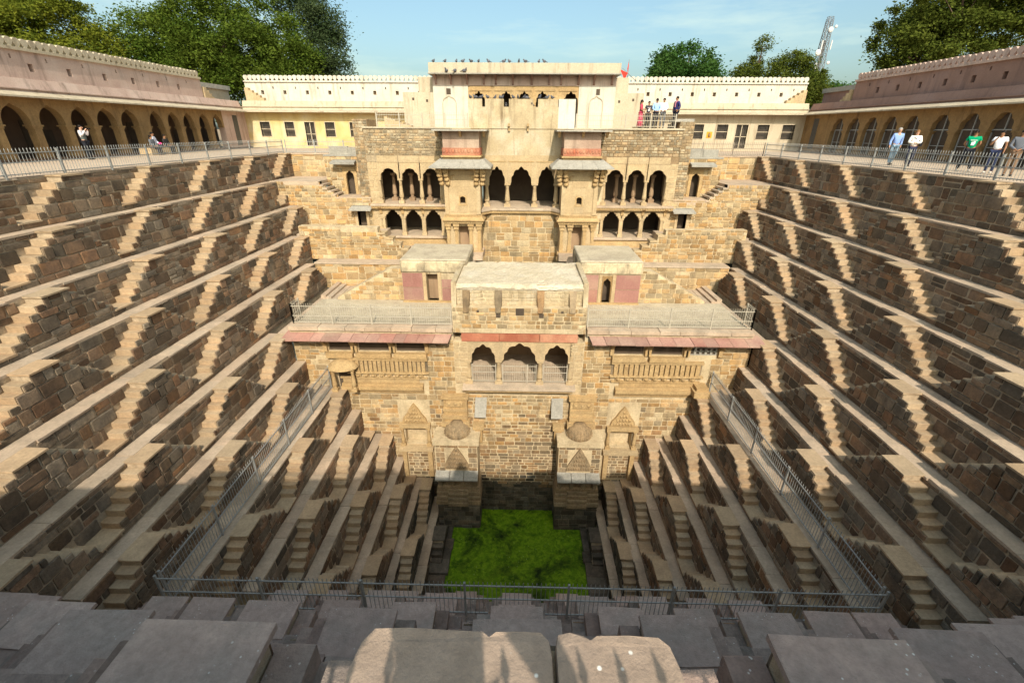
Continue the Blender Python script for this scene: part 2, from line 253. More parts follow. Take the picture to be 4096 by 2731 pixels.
def watermat():
    m = bpy.data.materials.new('algae_water'); m.use_nodes = True; N = m.node_tree.nodes; L = m.node_tree.links
    bs = N['Principled BSDF']; g = N.new('ShaderNodeNewGeometry')
    def nz(s, d, r=0.6):
        n = N.new('ShaderNodeTexNoise'); n.inputs['Scale'].default_value = s; n.inputs['Detail'].default_value = d; n.inputs['Roughness'].default_value = r; n.inputs['Distortion'].default_value = 0.6; L.new(g.outputs['Position'], n.inputs['Vector']); return n.outputs[0]
    def rp(x, a, b):
        r = N.new('ShaderNodeMapRange'); L.new(x, r.inputs[0]); r.inputs[1].default_value = a; r.inputs[2].default_value = b; return r.outputs[0]
    def mx(f, a, b):
        x = N.new('ShaderNodeMix'); x.data_type = 'RGBA'; L.new(f, x.inputs[0])
        for i, q in ((6, a), (7, b)):
            if isinstance(q, tuple): x.inputs[i].default_value = (*q, 1)
            else: L.new(q, x.inputs[i])
        return x.outputs[2]
    c = mx(rp(nz(1.3, 9, 0.7), 0.35, 0.65), (0.028, 0.075, 0.002), (0.115, 0.225, 0.004))
    c = mx(rp(nz(5.0, 8, 0.7), 0.42, 0.66), c, (0.19, 0.30, 0.012))
    c = mx(rp(nz(2.6, 8, 0.75), 0.56, 0.68), c, (0.016, 0.045, 0.003))
    c = mx(rp(nz(0.38, 6, 0.68), 0.49, 0.62), c, (0.010, 0.022, 0.003))
    v = N.new('ShaderNodeTexVoronoi'); v.inputs['Scale'].default_value = 5.5; L.new(g.outputs['Position'], v.inputs['Vector'])
    sp = rp(v.outputs['Distance'], 0.085, 0.055); gate = rp(nz(0.6, 3), 0.45, 0.55)
    ml = N.new('ShaderNodeMath'); ml.operation = 'MULTIPLY'; L.new(sp, ml.inputs[0]); L.new(gate, ml.inputs[1])
    c = mx(ml.outputs[0], c, (0.5, 0.62, 0.28))
    L.new(c, bs.inputs['Base Color']); bs.inputs['Roughness'].default_value = 0.7; bs.inputs['Specular IOR Level'].default_value = 0.15
    b = N.new('ShaderNodeBump'); b.inputs['Strength'].default_value = 0.3; L.new(nz(9, 6), b.inputs['Height']); L.new(b.outputs[0], bs.inputs['Normal']); return m
M['water'] = watermat()

# ------------------------------------------------------------------ masonry: stones laid course by course
def stone_variant(k):
    r = random.Random(100+k); ro = r.choice((1, 1, 1.7)); c = [r.uniform(.02, .10)*ro for _ in range(4)]; d = [r.uniform(.03, .14)*ro for _ in range(4)]
    j = lambda: r.uniform(-.035, .035)
    P = [(-.5+c[0], -.5+j()), (.5-c[1], -.5+j()), (.5+j(), -.5+d[1]), (.5+j(), .5-d[2]), (.5-c[2], .5+j()), (-.5+c[3], .5+j()), (-.5+j(), .5-d[3]), (-.5+j(), -.5+d[0])]
    q = [(x*.93+j()*.7, z*.90+j()*.7) for x, z in P]
    ys = [-r.uniform(.85, 1.12) for _ in range(4)]; ys = [ys[0], ys[1], ys[1], ys[2], ys[2], ys[3], ys[3], ys[0]]
    V = [(x, .6, z) for x, z in P] + [(x, -.55, z) for x, z in P] + [(x, y, z) for (x, z), y in zip(q, ys)]
    Fs = [(i, (i+1) % 8, 8+(i+1) % 8, 8+i) for i in range(8)] + [(8+i, 8+(i+1) % 8, 16+(i+1) % 8, 16+i) for i in range(8)]
    V.append((sum(p[0] for p in q)/8, -1.15+j(), sum(p[1] for p in q)/8)); Fs += [(16+i, 16+(i+1) % 8, 24, 24) for i in range(8)]
    return np.array(V), Fs
NV = 20
SV = [stone_variant(k) for k in range(NV)]
_ME = {}
def stone_mesh(k, mt):
    key = (k, mt)
    if key not in _ME:
        me = bpy.data.meshes.new('stone'); me.from_pydata([tuple(v) for v in SV[k][0]], [], [f if f[2] != f[3] else f[:3] for f in SV[k][1]]); me.materials.append(M[mt]); _ME[key] = me
    return _ME[key]
STN = []     # (parent, centre, angle, scale, variant, material, pixel size)
DIRS = {0.0: ((1, 0, 0), (0, -1, 0)), math.pi/2: ((0, 1, 0), (1, 0, 0)), -math.pi/2: ((0, -1, 0), (-1, 0, 0)), math.pi: ((-1, 0, 0), (0, 1, 0))}
def put_stone(par, ang, c, w, h, proud, mt):
    d, n = DIRS[ang]; s = 0.0
    ps = [px((c[0]+d[0]*a*w/2, c[1]+d[1]*a*w/2, c[2]+b*h/2)) for a, b in ((-1, -1), (1, -1), (1, 1), (-1, 1))]
    if all(ps) and any(-5 < p[0] < 1029 and -5 < p[1] < 687 for p in ps) and (n[0]*c[0]+n[1]*c[1]) < -0.02*abs(c[1]):
        A = 0.0
        for i in range(4): A += ps[i][0]*ps[(i+1) % 4][1]-ps[(i+1) % 4][0]*ps[i][1]
        s = math.sqrt(abs(A)/2)
    STN.append((par, c, ang, (w, proud, h), random.randrange(NV), mt, s))
def lay(par, ang, org, spans, courses, lens, proud, mt, joint=0.038, vj=0.0):
    """org = world point of (u,v)=(0,0); spans(v0,v1) -> [(ua,ub)]; courses = [(v0,v1)]"""
    d, n = DIRS[ang]
    for v0, v1 in courses:
        for ua, ub in spans(v0, v1):
            if ub-ua < 0.06: continue
            u = ua; first = True
            while u < ub-1e-4:
                w = U(*lens)*(U(.4, 1) if first else 1); first = False
                if ub-u-w < lens[0]*0.55: w = ub-u
                jj = joint*U(.7, 1.5); cc = u+w/2; m = mt if isinstance(mt, str) else mt(cc, (v0+v1)/2)
                pd = proud*U(.5, 1.3); hh = v1-v0
                if hh > .28 and w > .2 and random.random() < .22:
                    k_ = U(.35, .65); parts = [(v0, v0+hh*k_), (v0+hh*k_, v1)]
                else: parts = [(v0, v1)]
                for va, vb in parts:
                    put_stone(par, ang, (org[0]+d[0]*cc, org[1]+d[1]*cc, org[2]+(va+vb)/2), max(w-jj, .03), max(vb-va-jj*.9, .03), pd*U(.8, 1.2), m)
                u += w
def cutspans(a, b, holes):
    """spans callback for a wall a..b with rectangular holes (u0,u1,v0,v1)"""
    def f(v0, v1):
        sp = [(a, b)]
        for h in holes:
            if h[2] < v1-.02 and h[3] > v0+.02:
                q = []
                for x, y in sp:
                    if h[0] > x: q.append((x, min(y, h[0])))
                    if h[1] < y: q.append((max(x, h[1]), y))
                sp = [(x, y) for x, y in q if y > x]
        return sp
    return f
def courses(z0, z1, lo, hi):
    r = []; z = z0
    while z < z1-1e-4:
        h = U(lo, hi)
        if z1-z-h < lo*.6: h = z1-z
        r.append((z, z+h)); z += h
    return r
def emit_stones(thr=6.1, cap=290, total=1800):
    by = {}
    for t in STN: by.setdefault(t[0], []).append(t)
    cand = []
    for p, L in by.items():
        L2 = sorted([t for t in L if t[6] >= thr], key=lambda t: -t[6])[:cap]; cand += L2
    cand = sorted(cand, key=lambda t: -t[6])[:total]; chosen = set(map(id, cand))
    for t in cand: link('stone', stone_mesh(t[4], t[5]), t[0], t[1], (0, 0, t[2]), t[3])
    rest = {}
    for t in STN:
        if id(t) not in chosen: rest.setdefault((t[0], t[5]), []).append(t)
    for (p, mt), L in rest.items():
        V = []; F4 = []; b = 0
        fa = np.array([f for f in SV[0][1]])
        for _, c, ang, sc, k, _, _ in L:
            v = SV[k][0]*np.array(sc); ca, sa = math.cos(ang), math.sin(ang)
            V.append(np.stack([v[:, 0]*ca-v[:, 1]*sa+c[0], v[:, 0]*sa+v[:, 1]*ca+c[1], v[:, 2]+c[2]], 1)); F4.append(fa+b); b += len(v)
        V = np.concatenate(V); F4 = np.concatenate(F4)
        me = bpy.data.meshes.new('stonework'); me.from_pydata(V.tolist(), [], [f if f[2] != f[3] else f[:3] for f in F4.tolist()]); me.materials.append(M[mt])
        o = link('stonework', me, p); o['kind'] = 'stuff'
    return len(cand)

def arch_pts(cx, w, zs, za, cusp=0.10, N=4, n=40, tip=0.05):
    P = []
    for i in range(n+1):
        t = math.pi*(1-i/n); r = 1-cusp+cusp*abs(math.sin(N*t)) if cusp else 1.0
        x = w*math.cos(t)*(r if 0 < i < n else 1); z = zs+(za-zs)*math.sin(t)*r
        z += tip*math.exp(-(x/(0.16*w))**2) if tip else 0
        P.append((cx+x, z))
    for i in range(1, len(P)): P[i] = (max(P[i][0], P[i-1][0]), P[i][1])
    return P
def arch_panel(mb, cx, w, zs, za, zt, x0, x1, y0, y1, z0, cusp=0.10, N=4, tip=0.05, T=None):
    """slab with an arched opening: front y0, back y1, from z0 to zt, x0..x1; T maps (x,y,z)->world"""
    T = T or (lambda x, y, z: (x, y, z))
    P = arch_pts(cx, w, zs, za, cusp, N, 40, tip); n = len(P)
    V = []; Fs = []
    for (x, z) in P:
        V += [T(x, y0, z), T(x, y0, zt), T(x, y1, z), T(x, y1, zt)]
    for i in range(n-1):
        a, b = 4*i, 4*i+4
        Fs += [(a, b, b+1, a+1), (a+2, a+3, b+3, b+2), (a, a+2, b+2, b), (a+1, b+1, b+3, a+3)]
    mb.add(V, Fs)
    for xa, xb in ((x0, cx-w), (cx+w, x1)):
        if xb-xa > 1e-3:
            q = [(xa, y0), (xb, y0), (xb, y1), (xa, y1)]
            mb.hexa([T(x, y, z0) for x, y in q], [T(x, y, zt) for x, y in q])
def wall_cells(mb, x0, x1, y0, y1, z0, z1, holes, T=None):
    T = T or (lambda x, y, z: (x, y, z))
    zs = sorted({z0, z1, *[min(max(h[2], z0), z1) for h in holes], *[min(max(h[3], z0), z1) for h in holes]})
    f = cutspans(x0, x1, holes)
    for a, b in zip(zs, zs[1:]):
        for u, v in f(a, b):
            q = [(u, y0), (v, y0), (v, y1), (u, y1)]
            mb.hexa([T(x, y, a) for x, y in q], [T(x, y, b) for x, y in q])

# ------------------------------------------------------------------ ground, terrace, water
GZ = -1.58
H = [1.58, 3.18, 4.74, 6.25, 7.75, 9.28, 10.80, 12.30, 13.75, 15.30, 16.90, 18.35, 19.80, 21.45]
XW = [17.03, 15.95, 14.83, 13.70, 12.58, 11.48, 10.40, 9.00, 7.93, 6.90, 5.88, 4.92, 3.90]
XE = [17.04, 15.94, 14.84, 13.76, 12.68, 11.60, 10.50, 9.06, 7.98, 6.95, 5.92, 4.95, 3.95]
YS = [1.02, 2.02, 3.13, 4.24, 5.37, 6.48, 7.55, 8.90, 10.0, 11.1, 12.3, 13.4, 14.45]
SD = 0.61; PER = 4.4
def ring(name, o, i, z, m, label, dz=0.3):
    """flat sheet o=(x0,x1,y0,y1) with rectangular hole i"""
    mb = MB()
    for a in ((o[0], i[0], o[2], o[3]), (i[1], o[1], o[2], o[3]), (i[0], i[1], o[2], i[2]), (i[0], i[1], i[3], o[3])):
        if a[1]-a[0] > .01 and a[3]-a[2] > .01: mb.add([(a[0], a[2], z), (a[1], a[2], z), (a[1], a[3], z), (a[0], a[3], z)], [(0, 1, 2, 3)])
    return tag(mb.build(name, m), label, kind='structure')
ring('ground', (-1500, 1500, -600, 2500), (-30, 30, -14, 50), GZ-0.05, M['dirt'], 'dry earth around the enclosure')
ring('terrace', (-31, 31, -15, 51), (-17.7, 17.7, 0.35, 36.0), GZ, M['pave'], 'sandy paved terrace round the rim of the pit')
w = MB(); w.add([(-6, 12, -20.72), (6, 12, -20.72), (6, 22, -20.72), (-6, 22, -20.72)], [(0, 1, 2, 3)])
tag(w.build('water', M['water']), 'bright green algae covered water at the bottom', kind='structure')

# ------------------------------------------------------------------ the three stepped banks
def step_variant(k):
    r = random.Random(500+k); j = lambda s=.02: r.uniform(-s, s)
    c = .05
    V = [(-.5, -.5, 0), (.5, -.5, 0), (.5, .5, 0), (-.5, .5, 0)]
    V += [(x*1.0+j(.008), y*1.0+j(.012), .93+j(.02)) for x, y in ((-.5, -.5), (0, -.52), (.5, -.5), (.5, .5), (0, .5), (-.5, .5))]
    V += [(x*.985+j(.006), y*.965+j(.008), 1+j(.02)-wr*.8) for x, y, wr in ((-.5, -.5, 0), (0, -.5, .05), (.5, -.5, 0), (.5, .5, 0), (0, .5, .03), (-.5, .5, 0))]
    Fs = [(0, 3, 2, 1), (0, 1, 6, 5, 4), (1, 2, 7, 6), (2, 3, 9, 8, 7), (3, 0, 4, 9)]
    Fs += [(4+i, 4+(i+1) % 6, 10+(i+1) % 6, 10+i) for i in range(6)] + [(10, 11, 14, 15), (11, 12, 13, 14)]
    return V, Fs
STV = [step_variant(k) for k in range(10)]
_SM = {}
def step_mesh(k, mt):
    if (k, mt) not in _SM:
        me = bpy.data.meshes.new('step'); me.from_pydata(STV[k][0], [], STV[k][1]); me.materials.append(M[mt]); _SM[(k, mt)] = me
    return _SM[(k, mt)]
ORD = ['top', 'second', 'third', 'fourth', 'fifth', 'sixth', 'seventh', 'eighth', 'ninth', 'tenth', 'eleventh', 'twelfth', 'thirteenth']
def hw(j): return 0.45+0.27*(6-j) if j > 0 else 2.2
SIDE = {'W': ('left bank', math.pi/2), 'E': ('right bank', -math.pi/2), 'S': ('near bank', math.pi)}
YEND = [35.8, 32.1, 32.0, 29.2, 28.2, 20.6] + [20.6]*8
def front_block(par, z):
    for P in ([(-.575, .42), (-.57, .70), (-.585, .86), (-.565, .96), (-.53, 1.005), (-.40, 1.012), (-.25, 1.008), (-.12, 1.006), (-.095, .988), (-.07, 1.004), (.03, 1.01), (.10, 1.005), (.128, .975), (.136, .93), (.136, .42)], [(.146, .42), (.146, .96), (.155, 1.0), (.20, 1.008), (.25, .998), (.275, .982), (.30, .998), (.42, 1.004), (.53, .998), (.565, .97), (.578, .90), (.585, .75), (.585, .42)]):
        P = [(x_*.93, y_) for x_, y_ in P]; mx_, my_ = sum(p[0] for p in P)/len(P), sum(p[1] for p in P)/len(P); n_ = len(P); mb = MB()
        q = [(x+(mx_-x)*.018, y+(my_-y)*.02) for x, y in P]
        V = [(x, y, z-.24) for x, y in P]+[(x, y, z-.02+U(-.006, .006)) for x, y in P]+[(x, y, z+U(-.003, .003)) for x, y in q]
        mb.add(V, [(k, (k+1) % n_, n_+(k+1) % n_, n_+k) for k in range(n_)]+[(n_+k, n_+(k+1) % n_, 2*n_+(k+1) % n_, 2*n_+k) for k in range(n_)]+[tuple(range(2*n_, 3*n_))]); mb.build('landing_slab', M['frontslab'], par)
def bank_row(side, i):
    lab, ang = SIDE[side]; z, zb = -H[i], -H[i+1]; r = (z-zb)/7
    if side == 'W': n = XW[i]; no = XW[i-1] if i else n+1.2; T = lambda a, nn, zz: (-nn, a, zz)
    elif side == 'E': n = XE[i]; no = XE[i-1] if i else n+1.2; T = lambda a, nn, zz: (nn, a, zz)
    else: n = -YS[i]; no = -YS[i-1] if i else n+0.85; T = lambda a, nn, zz: (a, -nn, zz)
    if side == 'S': a0, a1 = -XW[i]-SD, XE[i]+SD
    else: a0, a1 = YS[i]-SD*.2, YEND[i]
    stp = 'ledge' if False else 'step'
    mid = T((a0+a1)/2, n, zb)
    t = thing('terrace_wall', '%s stone terrace wall with stairs %s on the %s' % (ORD[i], 'at the rim' if i == 0 else ('at the waterline' if i == 12 else 'down from the rim'), lab), 'terrace wall', mid, 'stepped terrace walls of the pit', 'thing')
    def bx(mb, aa, ab, na, nb, za, zc, j=0.0):
        p, q = T(aa, na, za), T(ab, nb, zc); mb.box(p[0], q[0], p[1], q[1], p[2], q[2], j)
    mb = MB(); bx(mb, a0, a1, n+SD, n+SD+1.1, zb-.4, z-.06); bx(mb, a0, a1, n+.042, n+SD, zb-.4, zb+r-.05); mb.build('wall_core', M['mortar'], t)
    # ledge paving, a run of slabs
    mb = MB(); a = a0
    while a < a1-.01:
        L = U(.7, 1.7); L = a1-a if a1-a-L < .4 else L; dz = U(-.012, .008)
        bx(mb, a+.006, a+L-.006, n+SD-.02+U(-.035, .03), no+.03, z-.07, z+dz*1.4, .007); a += L
    mb.build('ledge', M['ledge' if side != 'S' else 'neard'], t)
    # centres of the stairs
    if side == 'S': cs = [k*PER+(0 if i % 2 == 0 else PER/2) for k in range(-6, 7)]; cs = [c+.02 for c in cs if a0+.5 < c < a1-.5]
    else:
        base = 17.88+(0.08 if side == 'E' else 0)-.5*PER*i; cs = [base+k*PER for k in range(-8, 12)]; cs = [c for c in cs if a0+.3 < c < a1+1.6]
    smat = 'wetshadestep' if i == 12 else ('neard' if side == 'S' else 'step'); lmat = 'wetshadestep' if i == 12 else ('near' if side == 'S' else 'step')
    for c in cs:
        core = MB()
        for j in range(1, 7):
            aa, ab = max(c-hw(j)+.02, a0), min(c+hw(j)-.02, a1)
            if ab > aa+.03: bx(core, aa, ab, n+.042, n+SD+.01, zb+r*j-.06, zb+r*(j+1)-.05)
        if not core.v: continue
        st = core.build('staircase', M['mortar'], t)
        loose = []
        def step(aa, ab, zt, hgt, mt, nm='step'):
            aa, ab = max(aa, a0), min(ab, a1)
            if ab-aa < .05: return
            p = T((aa+ab)/2, n+SD/2+.035, zt-hgt); q = px((p[0], p[1], zt))
            full = side == 'S' or nm != 'step'; wd = SD+.05 if full else SD-.04
            if full: p = T((aa+ab)/2, n+SD/2-.005, zt-hgt)
            sx, sy = (ab-aa+.012, wd) if side == 'S' else (wd, ab-aa+.012)
            k = random.randrange(10); rot = 0.0
            big = nm != 'step'
            if q and -30 < q[0] < 1054 and -30 < q[1] < 712 and SD*454/q[2] > (7.5 if not big else 5): 
                o = link(nm, step_mesh(k, mt), st, (p[0], p[1], zt-hgt), (U(-.012, .012), U(-.012, .012), U(-.022, .022)), (sx*U(.97, 1.02), sy*U(.98, 1.02), hgt))
            else: loose.append((p[0], p[1], zt-hgt, sx, sy, hgt, k))
        if side == 'S' and i == 0 and abs(c) < .1: front_block(st, z+.006)
        else: step(c-.47, c+.47, z+.006, .06, lmat, 'landing')
        for j in range(1, 6):
            zt = zb+r*(j+1)
            near, far = (c-hw(j), c-hw(j+1)), (c+hw(j+1), c+hw(j))
            step(*near, zt+U(-.02, .016), r+.01, smat)
            if side == 'S': step(*far, zt+U(-.012, .012), r+.01, smat)
            else:
                aa, ab = max(far[0], a0), min(far[1], a1)
                if ab-aa > .05:
                    p = T((aa+ab)/2, n+SD/2+.035, 0); loose.append((p[0], p[1], zt-r-.01, SD-.04, ab-aa+.012, r+.01, random.randrange(10)))
        step(c+1.8, c+2.6, zb+r+.004, .06, smat, 'platform')
        if loose:
            V = []; Fs = []
            for x, y, zz, sx, sy, hh, k in loose:
                b = len(V); V += [(x+v[0]*sx, y+v[1]*sy, zz+v[2]*hh) for v in STV[k][0]]; Fs += [tuple(b+q for q in f) for f in STV[k][1]]
            me = bpy.data.meshes.new('steps'); me.from_pydata(V, [], Fs); me.materials.append(M[smat]); link('far_steps', me, st)['kind'] = 'stuff'
    # masonry of the faces
    d = DIRS[ang][0]; sg = d[1] if side != 'S' else d[0]
    def lay_a(n_, fn, crs, lens, proud, mt):
        # spans given in 'a', converted to u along the wall direction
        def sp(v0, v1):
            out = []
            for x, y in fn(v0, v1):
                x, y = max(x, a0), min(y, a1)
                if y-x > .05: out.append((x-a0, y-a0) if sg > 0 else (a1-y, a1-x))
            return out
        lay(t, ang, T(a0 if sg > 0 else a1, n_, zb), sp, crs, lens, proud, mt)
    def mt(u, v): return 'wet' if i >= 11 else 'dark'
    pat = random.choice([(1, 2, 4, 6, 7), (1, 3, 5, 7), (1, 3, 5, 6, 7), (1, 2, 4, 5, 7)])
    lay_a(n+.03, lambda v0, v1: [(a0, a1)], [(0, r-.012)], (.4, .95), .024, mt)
    for x, y in zip(pat, pat[1:]):
        hi = hw(y-1)
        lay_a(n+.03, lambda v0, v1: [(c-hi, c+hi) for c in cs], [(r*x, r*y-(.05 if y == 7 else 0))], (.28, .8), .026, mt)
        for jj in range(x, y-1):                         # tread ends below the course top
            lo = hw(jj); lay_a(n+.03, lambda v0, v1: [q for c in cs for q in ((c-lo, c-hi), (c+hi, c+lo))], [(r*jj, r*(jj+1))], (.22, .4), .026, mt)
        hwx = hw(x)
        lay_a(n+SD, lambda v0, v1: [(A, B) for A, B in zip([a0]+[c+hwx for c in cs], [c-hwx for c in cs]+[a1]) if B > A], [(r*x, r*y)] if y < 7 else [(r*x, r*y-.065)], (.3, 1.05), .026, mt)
for i in range(13):
    for sd in 'WES': bank_row(sd, i)

for sg, nm in ((-1, 'left'), (1, 'right')):
    t = thing('pool_edge', 'dark wet and shaded stone ledge at the %s edge of the green pool' % nm, 'ledge', (sg*3.6, 16.8, -21), 'wet shaded ledges of the pool', 'thing'); y = 14.5  # strips added to stand for the dark band of wet, shadowed stone
    while y < 19.1:
        L = U(.6, 1.0); wd = U(.30, .46); mb = MB(); mb.box(min(sg*4.56, sg*(3.95-wd)), max(sg*4.56, sg*(3.95-wd)), y+.01, min(y+L, 19.15)-.01, -21.3, -20.66+U(0, .12), .012); mb.build('edge_stone', M['wetshadestep'], t); y += L

# ------------------------------------------------------------------ back walls between the banks and the palace
def back_tier(label, x0, x1, y, z0, z1, holes=(), depth=1.5, lens=(.25, .75), ch=(.2, .4), profile=None, m='face', loc=None):
    t = thing('masonry_wall', label, 'stone wall', ((x0+x1)/2, y, z0), kind='thing')
    mb = MB()
    if profile: mb.prism(profile, y+.02, y+depth)
    else: wall_cells(mb, x0, x1, y+.02, y+depth, z0, z1, list(holes))
    mb.build('wall_core', M['facemortar'], t)
    base = cutspans(x0, x1, holes)
    def top_at(x):
        if not profile: return z1
        best = z0
        up = [p for p in profile if p[1] > z0+.01]
        up.sort()
        for (xa, za), (xb, zb) in zip(up, up[1:]):
            if xa <= x <= xb: best = max(best, za if xb-xa < 1e-6 else za+(zb-za)*(x-xa)/(xb-xa))
        return best
    def sp(v0, v1):
        out = []
        for a, b in base(v0, v1):
            if profile:
                xs = np.arange(a, b+.01, .1); ok = [top_at(x) >= v1-.04 for x in xs]; run = None
                for x, k in zip(xs, ok):
                    if k and run is None: run = x
                    if not k and run is not None: out.append((run, x)); run = None
                if run is not None: out.append((run, b))
            else: out.append((a, b))
        return out
    lay(t, 0.0, (0, y+.015, 0), sp, courses(z0, z1, *ch), lens, .03, m, .035)
    return t
def steps_x(par, xs, z_top, dz, dx, y0, y1, n, m, name='step'):
    for k in range(n):
        mb = MB(); x = xs+dx*k; mb.box(min(x, x+dx), max(x, x+dx), y0, y1, z_top-dz*(k+1)-.12, z_top-dz*k, .008); mb.build(name, m, par)
for sg, sd in ((-1, 'left'), (1, 'right')):
    mx = lambda a, b: (min(sg*a, sg*b), max(sg*a, sg*b))
    a, b = mx(13.2, 3.0)
    t = back_tier('lowest wall at the back of the %s bank, level with the rose coloured chamber' % sd, a, b, 28.2, -9.4, -7.78, lens=(.35, 1.0), ch=(.28, .48))
    mb = MB(); mb.box(a, b, 28.15, 29.3, -7.78, -7.7, .01); mb.build('ledge', M['ledge'], t)
    pr_ = [(sg*6.55, -9.3), (sg*6.55, -7.0), (sg*7.4, -7.05), (sg*10.5, -8.75), (sg*10.5, -9.3)]
    t2 = back_tier('sloping stair wall running down from the %s rose chamber' % sd, *mx(10.5, 6.55), 24.55, -8.86, -7.0, depth=.7, lens=(.25, .7), ch=(.2, .38), profile=pr_ if sg < 0 else pr_[::-1])
    steps_x(t, sg*11.9, -8.95, .12, -sg*.3, 25.5, 28.1, 3, M['ledge'])
    a, b = mx(14.3, 6.2)
    prof = [(sg*14.3, -7.75), (sg*14.3, -5.62), (sg*9.2, -5.66)] + [p for k in range(6) for p in ((sg*(9.2-.47*k), -5.66-.33*(k+1)), (sg*(9.2-.47*(k+1)), -5.66-.33*(k+1)))] + [(sg*6.38, -7.75)]
    t = back_tier('parapet wall stepping down to the middle behind the %s chamber' % sd, a, b, 29.2, -7.75, -5.62, depth=.6, lens=(.22, .7), ch=(.16, .34), profile=prof)
    mb = MB(); mb.box(*mx(14.8, 9.2), 29.8, 32.2, -7.7, -6.25); mb.build('walkway', M['ledge'], t); mb = MB(); mb.box(*mx(9.2, 2.5), 29.3, 32, -7.76, -7.4); mb.build('lower_walkway', M['ledge'], t)
    for k in range(6): mb = MB(); x = sg*(9.2-.47*k); mb.box(min(x, x-sg*.47), max(x, x-sg*.47), 29.16, 29.9, -5.66-.33*(k+1)-.1, -5.66-.33*(k+1)+.012, .01); mb.build('step', M['pale'], t)
    a, b = mx(16.7, 10.15)
    dx0, dx1 = mx(11.32, 10.72)
    prof = [(sg*15.6, -6.3), (sg*15.6, -3.18), (sg*13.7, -3.18)] + [p for k in range(5) for p in ((sg*(13.7-.26*k), -3.18-.2*(k+1)), (sg*(13.7-.26*(k+1)), -3.18-.2*(k+1)))] + [(sg*10.15, -4.18), (sg*10.15, -6.3)]
    prof = [(sg*16.7, -4.2), (sg*16.7, -3.18), (sg*13.7, -3.18)] + [p for k in range(5) for p in ((sg*(13.7-.26*k), -3.18-.2*(k+1)), (sg*(13.7-.26*(k+1)), -3.18-.2*(k+1)))] + [(sg*12.4, -4.2)]
    back_tier('stepped wall top with a short stair beside the %s arched doorway' % sd, *mx(16.7, 12.4), 32.0, -4.2, -3.18, depth=.5, lens=(.2, .6), ch=(.18, .22), profile=prof)
    t = back_tier('upper side wall with a small dark doorway %s of the palace arcades' % sd, a, b, 32.0, -6.3, -4.2, holes=[(dx0, dx1, -6.25, -5.0), (*mx(11.6, 10.5), -5.0, -4.7)], depth=.9, lens=(.22, .7), ch=(.18, .4))
    mb = MB(); mb.box(dx0-.2, dx1+.2, 32.5, 33.4, -6.3, -4.9); mb.build('doorway_back', M['void'], t)
    for x in (dx0-.09, dx1+.09): mb = MB(); mb.box(x-.09, x+.09, 31.93, 32.5, -6.25, -5.0); mb.build('door_jamb', M['pale'], t)
    mb = MB(); c = sg*10.95
    mb.hexa([(c-.75, 31.35, -4.98), (c+.75, 31.35, -4.98), (c+.72, 32.1, -4.84), (c-.72, 32.1, -4.84)], [(c-.75, 31.35, -4.9), (c+.75, 31.35, -4.9), (c+.72, 32.1, -4.72), (c-.72, 32.1, -4.72)]); mb.build('canopy_slab', M['grey'], t)
    # remove the core above the profile by building floor and stair
    mb = MB(); mb.box(*mx(12.5, 10.15), 32.0, 33.7, -4.5, -4.16); mb.build('landing', M['ledge'], t)
    for k in range(5): mb = MB(); x = sg*(13.7-.26*k); mb.box(min(x, x-sg*.27), max(x, x-sg*.27), 31.97, 33.4, -3.18-.2*(k+1)-.1, -3.18-.2*(k+1)+.01, .008); mb.build('step', M['ledge'], t)
    mb = MB(); mb.box(*mx(17.6, 13.7), 32.0, 35.9, -3.4, -3.17); mb.build('ledge', M['ledge'], t)
    a, b = mx(13.75, 10.2); e0, e1 = mx(12.35, 11.78)
    t = back_tier('short wall with an arched doorway below the grey parapet %s of the palace' % sd, a, b, 33.6, -4.3, -1.6, holes=[(e0-.2, e1+.2, -4.3, -2.35)], depth=.8, lens=(.22, .7), ch=(.18, .4))
    mb = MB(); mb.box(e0-.3, e1+.3, 34.2, 34.9, -4.3, -2.3); mb.build('doorway_back', M['void'], t)
    mb = MB(); arch_panel(mb, (e0+e1)/2, (e1-e0)/2, -3.0, -2.62, -2.35, e0-.2, e1+.2, 33.56, 33.8, -4.2, .1, 3, .04); mb.build('door_frame', M['carved'], t)
    mb = MB(); c = sg*12.3; mb.hexa([(c-.85, 32.95, -2.15), (c+.85, 32.95, -2.15), (c+.8, 33.7, -2.02), (c-.8, 33.7, -2.02)], [(c-.85, 32.95, -2.02), (c+.85, 32.95, -2.02), (c+.8, 33.7, -1.86), (c-.8, 33.7, -1.86)]); mb.build('canopy_slab', M['grey'], t)
    mb = MB(); c = sg*12.3; mb.box(c-1.15, c+.15, 34.0, 34.3, -1.62, -1.06, .01); mb.box(c+.17, c+1.2, 34.0, 34.3, -1.62, -1.1, .01); mb.build('parapet_slab', M['grey'], t)
    mb = MB(); mb.box(*mx(13.75, 10.2), 33.55, 36.1, -1.66, -1.56); mb.build('coping', M['grey'], t)
    a, b = mx(17.7, 13.7)
    t = back_tier('short rim wall in the %s far corner of the pit' % sd, a, b, 35.8, -3.2, -1.6, depth=.5, lens=(.3, .9), ch=(.3, .5))
    mb = MB(); mb.box(a, b, 35.75, 36.4, -1.66, -1.575); mb.build('coping', M['ledge'], t)

